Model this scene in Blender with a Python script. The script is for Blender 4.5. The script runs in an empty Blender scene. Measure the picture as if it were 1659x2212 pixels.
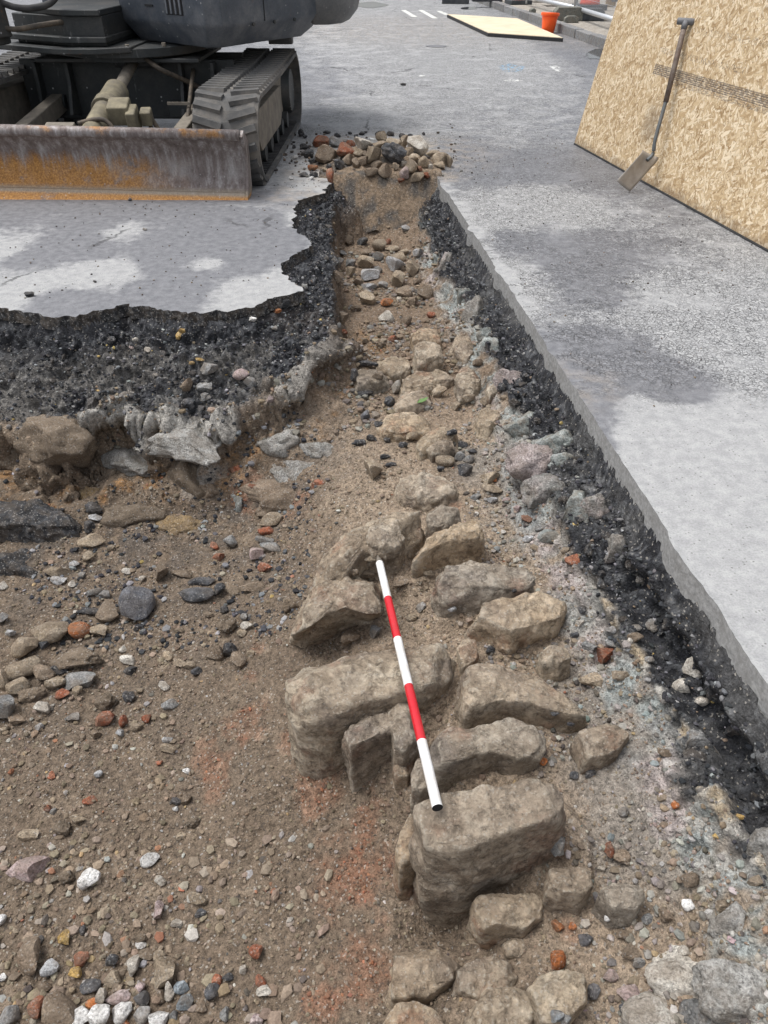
import bpy, bmesh, math, random
import numpy as np
from mathutils import Vector, Matrix, Euler
from mathutils.bvhtree import BVHTree
from mathutils.geometry import delaunay_2d_cdt

random.seed(7)
rng = np.random.default_rng(11)
scene = bpy.context.scene
C = bpy.context.collection
R = math.radians

# ------------------------------------------------------------------ camera
CAM_H, PITCH, FPX = 1.45, R(38.0), 1598.0      # eye height over the road, tilt down, focal length (px of 1659 wide)
cam_data = bpy.data.cameras.new('camera')
cam = bpy.data.objects.new('camera', cam_data)
C.objects.link(cam)
cam.location = (0, 0, CAM_H)
cam.rotation_euler = (R(90) - PITCH, 0, 0)
cam_data.sensor_fit = 'VERTICAL'
cam_data.sensor_height = 36.0
cam_data.lens = 36.0 * FPX / 2212.0
cam_data.clip_start = 0.05
cam_data.clip_end = 600
scene.camera = cam

# ------------------------------------------------------------------ sky, sun, exposure (overcast day)
world = bpy.data.worlds.new('World')
scene.world = world
world.use_nodes = True
wn = world.node_tree
sky = wn.nodes.new('ShaderNodeTexSky')
sky.sky_type = 'NISHITA'
sky.sun_disc = False
sky.sun_elevation = R(70)
sky.sun_rotation = R(282)
sky.air_density = 1.0
sky.dust_density = 4.0
hs = wn.nodes.new('ShaderNodeHueSaturation')
hs.inputs['Saturation'].default_value = 0.32
wn.links.new(sky.outputs[0], hs.inputs['Color'])
bg = wn.nodes['Background']
bg.inputs['Strength'].default_value = 0.14
wn.links.new(hs.outputs[0], bg.inputs['Color'])
sun_data = bpy.data.lights.new('sun', 'SUN')
sun_data.energy = 1.3
sun_data.angle = R(24)
sun_data.color = (1.0, 0.985, 0.96)
sun = bpy.data.objects.new('sun', sun_data)
C.objects.link(sun)
sun.rotation_euler = (R(20), 0, R(258))
vs = scene.view_settings
vs.view_transform = 'Standard'
vs.look = 'None'
vs.gamma = 1.0
vs.use_curve_mapping = False
vs.exposure = 0.66

# ------------------------------------------------------------------ survey helpers
FWD = np.array([0, math.cos(PITCH), -math.sin(PITCH)])
UPV = np.array([0, math.sin(PITCH), math.cos(PITCH)])
EYE = np.array([0, 0, CAM_H])


def sight(px, py):
    u = (px - 829.5) / FPX
    v = (1106.0 - py) / FPX
    return FWD + np.array([u, 0, 0]) + v * UPV


def S(px, py, z=0.0):
    """point at height z seen along a sight line of the photograph"""
    d = sight(px, py)
    t = (z - CAM_H) / d[2]
    return EYE + t * d


def depth_of(p):
    return float(np.dot(np.asarray(p) - EYE, FWD))


# ------------------------------------------------------------------ numpy noise
def _h(ix, iy, iz, seed):
    n = (ix.astype(np.uint32) * np.uint32(374761393) + iy.astype(np.uint32) * np.uint32(668265263)
         + iz.astype(np.uint32) * np.uint32(2147483647 & 1274126177) + np.uint32(seed * 974711 + 13))
    n = (n ^ (n >> np.uint32(13))) * np.uint32(1274126177)
    n = n ^ (n >> np.uint32(16))
    n = n * np.uint32(2246822519)
    n = n ^ (n >> np.uint32(15))
    return (n & np.uint32(0xFFFFFF)).astype(np.float32) / np.float32(0xFFFFFF)


def vnoise(P, scale, seed=0):
    Q = P * scale + 1000.0
    I = np.floor(Q).astype(np.int64)
    Fr = (Q - I).astype(np.float32)
    Fr = Fr * Fr * (3 - 2 * Fr)
    x, y, z = Fr[:, 0], Fr[:, 1], Fr[:, 2]
    out = 0
    for dx in (0, 1):
        wx = x if dx else 1 - x
        for dy in (0, 1):
            wy = y if dy else 1 - y
            for dz in (0, 1):
                wz = z if dz else 1 - z
                out = out + wx * wy * wz * _h(I[:, 0] + dx, I[:, 1] + dy, I[:, 2] + dz, seed)
    return out * 2 - 1


def fbm(P, scale, octs=4, seed=0, gain=0.5):
    a, s, o, t = 1.0, scale, 0, 0
    for k in range(octs):
        o = o + a * vnoise(P, s, seed + k * 17)
        t += a
        a *= gain
        s *= 2.07
    return o / t


def worley(P, scale, seed=0):
    Q = P * scale + 1000.0
    I = np.floor(Q).astype(np.int64)
    n = len(P)
    f1 = np.full(n, 9.0, np.float32)
    f2 = np.full(n, 9.0, np.float32)
    idv = np.zeros(n, np.float32)
    for dx in (-1, 0, 1):
        for dy in (-1, 0, 1):
            for dz in (-1, 0, 1):
                cx, cy, cz = I[:, 0] + dx, I[:, 1] + dy, I[:, 2] + dz
                r1 = _h(cx, cy, cz, seed)
                r2 = _h(cx, cy, cz, seed + 101)
                r3 = _h(cx, cy, cz, seed + 202)
                d = np.sqrt((cx + r1 - Q[:, 0]) ** 2 + (cy + r2 - Q[:, 1]) ** 2 + (cz + r3 - Q[:, 2]) ** 2).astype(np.float32)
                closer = d < f1
                f2 = np.where(closer, f1, np.minimum(f2, d))
                idv = np.where(closer, r1 * 0.37 + r2 * 0.63, idv)
                f1 = np.where(closer, d, f1)
    return f1, f2, idv


def sstep(a, b, x):
    t = np.clip((x - a) / (b - a), 0, 1)
    return t * t * (3 - 2 * t)


def rbf_fit(pts, vals, smooth=0.0):
    pts = np.asarray(pts, float)
    vals = np.asarray(vals, float)
    m = vals.mean()
    D = np.sqrt(((pts[:, None] - pts[None]) ** 2).sum(-1))
    A = -D + np.eye(len(pts)) * -smooth
    n = len(pts)
    B = np.zeros((n + 1, n + 1))
    B[:n, :n] = A
    B[:n, n] = 1
    B[n, :n] = 1
    w = np.linalg.solve(B, np.append(vals - m, 0))

    def ev(q):
        q = np.asarray(q, float)
        o = np.full(len(q), w[n] + m)
        for i in range(n):
            o -= w[i] * np.sqrt(((q - pts[i]) ** 2).sum(-1))
        return o
    return ev


# ------------------------------------------------------------------ object helpers
def link(name, mesh, mat=None, parent=None):
    o = bpy.data.objects.new(name, mesh)
    C.objects.link(o)
    if mat is not None and len(mesh.materials) == 0:
        mesh.materials.append(mat)
    if parent is not None:
        o.parent = parent
    return o


def tag(o, label=None, cat=None, group=None, kind=None):
    if label:
        o['label'] = label
    if cat:
        o['category'] = cat
    if group:
        o['group'] = group
    if kind:
        o['kind'] = kind
    return o


def empty(name, loc=(0, 0, 0), rz=0.0):
    o = bpy.data.objects.new(name, None)
    C.objects.link(o)
    o.location = loc
    o.rotation_euler = (0, 0, rz)
    o.empty_display_size = 0.1
    return o


class MB:
    """collects simple solids; build() links them as one mesh object"""

    def __init__(self):
        self.v, self.f = [], []

    def add(self, vs_, fs_):
        b = len(self.v)
        self.v += [tuple(p) for p in vs_]
        self.f += [tuple(b + i for i in f) for f in fs_]
        return self

    def box(self, c, s, rot=None):
        m = Euler(rot).to_matrix() if rot else Matrix.Identity(3)
        vs_ = []
        for x in (-.5, .5):
            for y in (-.5, .5):
                for z in (-.5, .5):
                    vs_.append(Vector(c) + m @ Vector((x * s[0], y * s[1], z * s[2])))
        return self.add(vs_, [(0, 1, 3, 2), (4, 6, 7, 5), (0, 4, 5, 1), (2, 3, 7, 6), (0, 2, 6, 4), (1, 5, 7, 3)])

    def bar(self, a, b, w, h, up=(0, 0, 1)):
        a, b = Vector(a), Vector(b)
        d = (b - a).normalized()
        s = d.cross(Vector(up)).normalized()
        u = s.cross(d)
        vs_ = [p + s * i * w / 2 + u * j * h / 2 for p in (a, b) for i, j in ((-1, -1), (1, -1), (1, 1), (-1, 1))]
        return self.add(vs_, [(3, 2, 1, 0), (4, 5, 6, 7), (0, 1, 5, 4), (1, 2, 6, 5), (2, 3, 7, 6), (3, 0, 4, 7)])

    def tube(self, pts, r, n=10, caps=True):
        pts = [Vector(p) for p in pts]
        rs = r if isinstance(r, (list, tuple)) else [r] * len(pts)
        up = Vector((0.13, 0.29, 0.95)).normalized()
        vs_, fs_ = [], []
        for i, p in enumerate(pts):
            d = (pts[min(i + 1, len(pts) - 1)] - pts[max(i - 1, 0)])
            if d.length < 1e-9:
                d = pts[-1] - pts[0]
            d.normalize()
            s = d.cross(up)
            if s.length < 1e-3:
                s = d.cross(Vector((1, 0, 0)))
            s.normalize()
            u = s.cross(d)
            for k in range(n):
                a = 2 * math.pi * k / n
                vs_.append(p + (s * math.cos(a) + u * math.sin(a)) * rs[i])
        for i in range(len(pts) - 1):
            for k in range(n):
                fs_.append((i * n + k, i * n + (k + 1) % n, (i + 1) * n + (k + 1) % n, (i + 1) * n + k))
        if caps:
            fs_.append(tuple(range(n - 1, -1, -1)))
            fs_.append(tuple((len(pts) - 1) * n + k for k in range(n)))
        return self.add(vs_, fs_)

    def prism(self, prof, x0, x1, axis='x'):
        """profile of (a,b) pairs swept along one axis"""
        n = len(prof)

        def mk(a, b, t):
            return {'x': (t, a, b), 'y': (a, t, b), 'z': (a, b, t)}[axis]
        vs_ = [mk(a, b, x0) for a, b in prof] + [mk(a, b, x1) for a, b in prof]
        fs_ = [tuple(range(n - 1, -1, -1)), tuple(range(n, 2 * n))]
        for i in range(n):
            j = (i + 1) % n
            fs_.append((i, j, n + j, n + i))
        return self.add(vs_, fs_)

    def lathe(self, prof, c=(0, 0, 0), n=24):
        vs_, fs_ = [], []
        for r, z in prof:
            for k in range(n):
                a = 2 * math.pi * k / n
                vs_.append((c[0] + r * math.cos(a), c[1] + r * math.sin(a), c[2] + z))
        m = len(prof)
        for i in range(m - 1):
            for k in range(n):
                fs_.append((i * n + k, i * n + (k + 1) % n, (i + 1) * n + (k + 1) % n, (i + 1) * n + k))
        fs_.append(tuple(range(n - 1, -1, -1)))
        fs_.append(tuple((m - 1) * n + k for k in range(n)))
        return self.add(vs_, fs_)

    def mesh(self, name, mat, smooth=False):
        me = bpy.data.meshes.new(name)
        me.from_pydata(self.v, [], self.f)
        bm = bmesh.new()
        bm.from_mesh(me)
        bmesh.ops.recalc_face_normals(bm, faces=bm.faces)
        bm.to_mesh(me)
        bm.free()
        if mat:
            me.materials.append(mat)
        if smooth:
            me.shade_smooth()
        return me

    def build(self, name, mat, parent=None, bevel=0.0, smooth=False, seg=2):
        o = link(name, self.mesh(name, mat, smooth or bevel > 0), None, parent)
        if bevel:
            b = o.modifiers.new('bevel', 'BEVEL')
            b.width = bevel
            b.segments = seg
            b.limit_method = 'ANGLE'
            b.angle_limit = R(35)
            b.harden_normals = True
        return o


def np_mesh(name, verts, faces, mat, cols=None, smooth=True, extra=None):
    """fast mesh from numpy arrays; faces is (n,3) or (n,4)"""
    me = bpy.data.meshes.new(name)
    k = faces.shape[1]
    me.vertices.add(len(verts))
    me.vertices.foreach_set('co', np.ascontiguousarray(verts, np.float32).ravel())
    me.loops.add(faces.size)
    me.loops.foreach_set('vertex_index', np.ascontiguousarray(faces, np.int32).ravel())
    me.polygons.add(len(faces))
    me.polygons.foreach_set('loop_start', np.arange(0, faces.size, k, dtype=np.int32))
    me.polygons.foreach_set('loop_total', np.full(len(faces), k, np.int32))
    me.polygons.foreach_set('use_smooth', np.full(len(faces), smooth, bool))
    me.update(calc_edges=True)
    if cols is not None:
        at = me.attributes.new('Col', 'FLOAT_COLOR', 'POINT')
        c4 = np.ones((len(verts), 4), np.float32)
        c4[:, :3] = cols
        at.data.foreach_set('color', c4.ravel())
    for nm, arr in (extra or {}).items():
        at = me.attributes.new(nm, 'FLOAT', 'POINT')
        at.data.foreach_set('value', np.ascontiguousarray(arr, np.float32))
    me.materials.append(mat)
    return me


# ------------------------------------------------------------------ materials
class Mat:
    def __init__(self, name):
        self.m = bpy.data.materials.new(name)
        self.m.use_nodes = True
        self.t = self.m.node_tree
        self.b = self.t.nodes['Principled BSDF']
        self.b.inputs['Roughness'].default_value = 0.85
        self.b.inputs['Specular IOR Level'].default_value = 0.3

    def n(self, kind, **kw):
        nd = self.t.nodes.new('ShaderNode' + kind)
        for k, v in kw.items():
            if k in nd.inputs:
                nd.inputs[k].default_value = v
            else:
                setattr(nd, k, v)
        return nd

    def l(self, a, b):
        self.t.links.new(a, b)

    def put(self, sock, val):
        if hasattr(val, 'is_output') or isinstance(val, bpy.types.NodeSocket):
            self.l(val, sock)
        else:
            sock.default_value = val

    def coord(self, which='Object', scale=None, rot=None, loc=None):
        tc = self.n('TexCoord').outputs[which]
        if scale is None and rot is None and loc is None:
            return tc
        mp = self.n('Mapping')
        self.l(tc, mp.inputs['Vector'])
        if scale is not None:
            mp.inputs['Scale'].default_value = scale
        if rot is not None:
            mp.inputs['Rotation'].default_value = rot
        if loc is not None:
            mp.inputs['Location'].default_value = loc
        return mp.outputs[0]

    def noise(self, vec, scale, detail=4, rough=0.55, out='Fac', dist=0.0):
        nd = self.n('TexNoise')
        nd.inputs['Scale'].default_value = scale
        nd.inputs['Detail'].default_value = detail
        nd.inputs['Roughness'].default_value = rough
        nd.inputs['Distortion'].default_value = dist
        if vec is not None:
            self.l(vec, nd.inputs['Vector'])
        return nd.outputs[out]

    def voro(self, vec, scale, feature='F1', out='Distance', rnd=1.0):
        nd = self.n('TexVoronoi')
        nd.feature = feature
        nd.inputs['Scale'].default_value = scale
        nd.inputs['Randomness'].default_value = rnd
        if vec is not None:
            self.l(vec, nd.inputs['Vector'])
        return nd.outputs[out]

    def ramp(self, fac, stops, interp='LINEAR'):
        nd = self.n('ValToRGB')
        nd.color_ramp.interpolation = interp
        el = nd.color_ramp.elements
        while len(el) < len(stops):
            el.new(0.5)
        for e, (p, c) in zip(el, stops):
            e.position = p
            e.color = (c[0], c[1], c[2], 1) if hasattr(c, '__len__') else (c, c, c, 1)
        self.l(fac, nd.inputs['Fac'])
        return nd.outputs['Color']

    def mix(self, fac, a, b, mode='MIX'):
        nd = self.n('Mix')
        nd.data_type = 'RGBA'
        nd.blend_type = mode
        self.put(nd.inputs[0], fac)
        self.put(nd.inputs[6], a if not isinstance(a, tuple) or len(a) == 4 else (*a, 1))
        self.put(nd.inputs[7], b if not isinstance(b, tuple) or len(b) == 4 else (*b, 1))
        return nd.outputs[2]

    def math(self, op, a, b=0.0, c=None):
        nd = self.n('Math')
        nd.operation = op
        self.put(nd.inputs[0], a)
        self.put(nd.inputs[1], b)
        if c is not None:
            self.put(nd.inputs[2], c)
        return nd.outputs[0]

    def step(self, x, lo, hi):
        nd = self.n('MapRange')
        nd.interpolation_type = 'SMOOTHSTEP'
        self.l(x, nd.inputs[0])
        nd.inputs[1].default_value = lo
        nd.inputs[2].default_value = hi
        return nd.outputs[0]

    def bump(self, h, dist=0.004, strength=1.0, prev=None):
        nd = self.n('Bump')
        nd.inputs['Distance'].default_value = dist
        nd.inputs['Strength'].default_value = strength
        self.l(h, nd.inputs['Height'])
        if prev is not None:
            self.l(prev, nd.inputs['Normal'])
        return nd.outputs[0]

    def done(self, col=None, rough=None, normal=None, metal=None, spec=None):
        if col is not None:
            self.put(self.b.inputs['Base Color'], col if not isinstance(col, tuple) or len(col) == 4 else (*col, 1))
        if rough is not None:
            self.put(self.b.inputs['Roughness'], rough)
        if normal is not None:
            self.l(normal, self.b.inputs['Normal'])
        if metal is not None:
            self.put(self.b.inputs['Metallic'], metal)
        if spec is not None:
            self.put(self.b.inputs['Specular IOR Level'], spec)
        return self.m


def mat_earth():
    m = Mat('earth')
    at = m.n('Attribute', attribute_name='Col').outputs['Color']
    co = m.coord('Object')
    n1 = m.noise(co, 55, 6, 0.65)
    n2 = m.noise(co, 260, 3, 0.6)
    v = m.ramp(n1, [(0.34, 0.55), (0.5, 1.0), (0.66, 1.38)])
    c = m.mix(1.0, at, v, 'MULTIPLY')
    g = m.voro(co, 170, 'F1', 'Color')
    sep = m.n('SeparateColor')
    m.l(g, sep.inputs[0])
    pale = m.step(sep.outputs[0], 0.955, 0.97)
    dark = m.step(sep.outputs[1], 0.90, 0.93)
    c = m.mix(m.math('MULTIPLY', pale, 0.45), c, (0.45, 0.42, 0.37), 'MIX')
    c = m.mix(m.math('MULTIPLY', dark, 0.45), c, (0.045, 0.042, 0.04), 'MIX')
    c = m.mix(0.5, c, m.ramp(n2, [(0.36, 0.5), (0.64, 1.5)]), 'MULTIPLY')
    vd = m.voro(co, 120, 'F1')
    b = m.bump(n1, 0.012, 0.8)
    b = m.bump(vd, 0.005, 0.7, b)
    b = m.bump(n2, 0.003, 0.8, b)
    return m.done(c, 0.93, b, spec=0.2)


def mat_stone(name, c0, c1, c2, rough=0.85, sc=1.0, speck=0.25, spec=0.25, rnd=0.35, bumpd=0.006, dusty=0.38):
    m = Mat(name)
    oi = m.n('ObjectInfo').outputs
    geo = m.n('NewGeometry').outputs['Position']
    off = m.n('VectorMath')
    off.operation = 'ADD'
    m.l(geo, off.inputs[0])
    cmb = m.n('CombineXYZ')
    m.l(m.math('MULTIPLY', oi['Random'], 37.0), cmb.inputs[0])
    m.l(m.math('MULTIPLY', oi['Random'], 17.0), cmb.inputs[2])
    m.l(cmb.outputs[0], off.inputs[1])
    co = off.outputs[0]
    n1 = m.noise(co, 9 * sc, 6, 0.6)
    c = m.ramp(n1, [(0.3, c0), (0.5, c1), (0.7, c2)])
    n2 = m.noise(co, 70 * sc, 5, 0.65)
    c = m.mix(1.0, c, m.ramp(n2, [(0.36, 0.55), (0.5, 1.0), (0.66, 1.35)]), 'MULTIPLY')
    val = m.ramp(oi['Random'], [(0.0, 1.0 - rnd), (1.0, 1.0 + rnd)])
    c = m.mix(1.0, c, val, 'MULTIPLY')
    vc = m.n('SeparateColor')
    m.l(m.voro(co, 210, 'F1', 'Color'), vc.inputs[0])
    c = m.mix(m.math('MULTIPLY', m.step(vc.outputs[0], 0.9, 0.93), speck), c, (0.62, 0.6, 0.56), 'MIX')
    c = m.mix(m.math('MULTIPLY', m.step(vc.outputs[1], 0.88, 0.92), speck), c, (0.05, 0.045, 0.04), 'MIX')
    dn = m.noise(co, 17, 6, 0.7)
    c = m.mix(m.math('MULTIPLY', m.step(dn, 0.43, 0.58), dusty), c, (0.205, 0.163, 0.122))
    n3 = m.noise(co, 30 * sc, 6, 0.7)
    b = m.bump(n3, bumpd * 2, 0.7)
    b = m.bump(n2, bumpd, 0.8, b)
    return m.done(c, rough, b, spec=spec)


def mat_wall_stone():
    """sandstone dusted with soil, rust-red and grey patches"""
    m = Mat('wall_sandstone')
    oi = m.n('ObjectInfo').outputs
    geo = m.n('NewGeometry').outputs
    co = geo['Position']
    n1 = m.noise(co, 5.0, 8, 0.66, dist=0.6)
    c = m.ramp(n1, [(0.33, (0.23, 0.188, 0.146)), (0.45, (0.395, 0.33, 0.258)), (0.56, (0.51, 0.442, 0.355)), (0.68, (0.62, 0.565, 0.48))])
    nr = m.noise(m.coord('Object', loc=(3.1, 1.7, 0.4)), 7, 5, 0.6)
    c = m.mix(m.math('MULTIPLY', m.step(nr, 0.55, 0.66), 0.5), c, (0.27, 0.13, 0.08))
    crk = m.noise(m.coord('Object', loc=(1.3, 5.7, 0.9)), 11, 8, 0.62)
    crv = m.math('ABSOLUTE', m.math('SUBTRACT', crk, 0.5))
    crm = m.math('SUBTRACT', 1.0, m.step(crv, 0.0, 0.022))
    c = m.mix(m.math('MULTIPLY', crm, 0.5), c, (0.10, 0.08, 0.062))
    ng = m.noise(m.coord('Object', loc=(7.1, 0.7, 2.4)), 5, 5, 0.6)
    c = m.mix(m.math('MULTIPLY', m.step(ng, 0.52, 0.68), 0.6), c, (0.24, 0.205, 0.18))
    n2 = m.noise(co, 60, 6, 0.7)
    c = m.mix(1.0, c, m.ramp(n2, [(0.33, 0.6), (0.5, 1.0), (0.68, 1.25)]), 'MULTIPLY')
    # earth caught in the hollows and still lying on the flatter faces
    nd = m.noise(co, 14, 6, 0.7)
    dust = m.step(nd, 0.5, 0.62)
    c = m.mix(m.math('MULTIPLY', dust, 0.42), c, (0.25, 0.198, 0.145))
    val = m.ramp(oi['Random'], [(0.0, (0.92, 0.88, 0.84)), (0.25, (1.12, 1.06, 0.96)), (0.5, (0.88, 0.90, 0.93)), (0.75, (1.15, 1.02, 0.86)), (1.0, (1.05, 1.05, 1.05))])
    c = m.mix(1.0, c, val, 'MULTIPLY')
    nz = m.n('SeparateXYZ')
    m.l(geo['Normal'], nz.inputs[0])
    lie = m.math('MULTIPLY', m.step(nz.outputs[2], 0.35, 0.9), m.step(m.noise(co, 20, 6, 0.7), 0.40, 0.62))
    c = m.mix(m.math('MULTIPLY', lie, 0.5), c, (0.33, 0.27, 0.205))
    pt = m.step(m.math('ADD', geo['Pointiness'], m.math('MULTIPLY', m.math('SUBTRACT', n2, 0.5), 0.10)), 0.515, 0.575)
    c = m.mix(m.math('MULTIPLY', pt, 0.6), c, (0.52, 0.465, 0.38))
    vc = m.n('SeparateColor')
    m.l(m.voro(co, 190, 'F1', 'Color'), vc.inputs[0])
    c = m.mix(m.math('MULTIPLY', m.step(vc.outputs[0], 0.93, 0.95), 0.4), c, (0.55, 0.5, 0.43))
    c = m.mix(m.math('MULTIPLY', m.step(vc.outputs[1], 0.93, 0.95), 0.22), c, (0.08, 0.065, 0.05))
    n3 = m.noise(co, 24, 7, 0.72)
    b = m.bump(n3, 0.03, 0.8)
    b = m.bump(m.step(crv, 0.0, 0.05), 0.008, 0.8, b)
    b = m.bump(n2, 0.009, 1.0, b)
    return m.done(c, 0.9, b, spec=0.2)


def mat_road():
    m = Mat('asphalt_road')
    dry_shade = m.n('Attribute', attribute_name='dry_shade').outputs['Fac']
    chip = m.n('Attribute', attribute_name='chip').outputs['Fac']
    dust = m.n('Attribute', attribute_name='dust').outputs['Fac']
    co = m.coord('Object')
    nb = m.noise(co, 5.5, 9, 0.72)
    d = m.math('ADD', dry_shade, m.math('MULTIPLY', m.math('SUBTRACT', nb, 0.5), 0.75))
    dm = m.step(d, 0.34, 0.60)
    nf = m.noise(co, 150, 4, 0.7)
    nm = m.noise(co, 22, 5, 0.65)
    damp_shade = m.ramp(nm, [(0.36, (0.125, 0.128, 0.138)), (0.64, (0.205, 0.207, 0.217))])
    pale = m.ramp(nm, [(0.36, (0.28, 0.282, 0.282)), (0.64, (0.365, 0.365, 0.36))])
    c = m.mix(dm, damp_shade, pale)
    c = m.mix(m.math('MULTIPLY', dust, m.step(m.noise(co, 9, 6, 0.65), 0.4, 0.62)), c, (0.33, 0.285, 0.235))
    # worn surface dressing: flat chippings with dark gaps between them
    warp = m.noise(co, 30, 2, 0.5, 'Color')
    vm = m.n('VectorMath')
    vm.operation = 'MULTIPLY_ADD'
    m.l(warp, vm.inputs[0])
    vm.inputs[1].default_value = (0.02, 0.02, 0.0)
    m.l(co, vm.inputs[2])
    ed = m.voro(vm.outputs[0], 62, 'DISTANCE_TO_EDGE')
    cc = m.n('SeparateColor')
    m.l(m.voro(vm.outputs[0], 62, 'F1', 'Color'), cc.inputs[0])
    gap = m.math('SUBTRACT', 1.0, m.step(ed, 0.02, 0.13))
    pres = m.step(m.math('ADD', chip, m.math('MULTIPLY', m.math('SUBTRACT', m.noise(co, 3.2, 5, 0.6), 0.5), 1.4)), 0.35, 0.75)
    keep = m.step(cc.outputs[0], 0.25, 0.4)
    gapf = m.math('MULTIPLY', m.math('MULTIPLY', gap, pres), m.math('MULTIPLY_ADD', keep, 0.55, 0.3))
    c = m.mix(gapf, c, (0.05, 0.05, 0.052))
    cl = m.ramp(cc.outputs[1], [(0.0, 0.82), (1.0, 1.22)])
    c = m.mix(pres, c, m.mix(1.0, c, cl, 'MULTIPLY'))
    c = m.mix(1.0, c, m.ramp(nf, [(0.25, 0.72), (0.5, 1.0), (0.75, 1.2)]), 'MULTIPLY')
    # tiny pits and grit
    gv = m.n('SeparateColor')
    m.l(m.voro(co, 95, 'F1', 'Color'), gv.inputs[0])
    vd = m.voro(co, 95, 'F1')
    dot = m.math('MULTIPLY', m.step(gv.outputs[0], 0.88, 0.92), m.math('SUBTRACT', 1.0, m.step(vd, 0.2, 0.35)))
    c = m.mix(m.math('MULTIPLY', dot, 0.6), c, (0.06, 0.058, 0.055))
    # hairline cracks
    ck = m.voro(m.mix(0.16, m.coord('Object', scale=(1, 0.6, 1)), m.noise(co, 5, 5, 0.7, 'Color')), 0.55, 'DISTANCE_TO_EDGE')
    ckm = m.math('MULTIPLY', m.math('SUBTRACT', 1.0, m.step(ck, 0.002, 0.007)), m.step(m.noise(co, 0.8, 2), 0.55, 0.6))
    c = m.mix(m.math('MULTIPLY', ckm, 0.75), c, (0.045, 0.045, 0.047))
    h = m.math('ADD', m.math('MULTIPLY', gapf, -1.0), m.math('MULTIPLY', nf, 0.5))
    b = m.bump(h, 0.004, 0.8)
    rough = m.math('SUBTRACT', 0.85, m.math('MULTIPLY', m.math('SUBTRACT', 1.0, dm), 0.3))
    return m.done(c, rough, b, spec=0.4)


def mat_simple(name, col, rough=0.6, metal=0.0, var=0.25, scale=20, dirt=None, dirt_amt=0.5, bumpd=0.0015, spec=0.4):
    m = Mat(name)
    co = m.coord('Object')
    n = m.noise(co, scale, 6, 0.65)
    c = m.mix(1.0, col if len(col) == 4 else (*col, 1), m.ramp(n, [(0.25, 1 - var), (0.75, 1 + var)]), 'MULTIPLY')
    if dirt:
        nd = m.noise(co, scale * 0.35, 7, 0.7)
        c = m.mix(m.math('MULTIPLY', m.step(nd, 0.42, 0.68), dirt_amt), c, dirt)
    b = m.bump(n, bumpd, 0.6)
    return m.done(c, rough, b, metal=metal, spec=spec)


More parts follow.
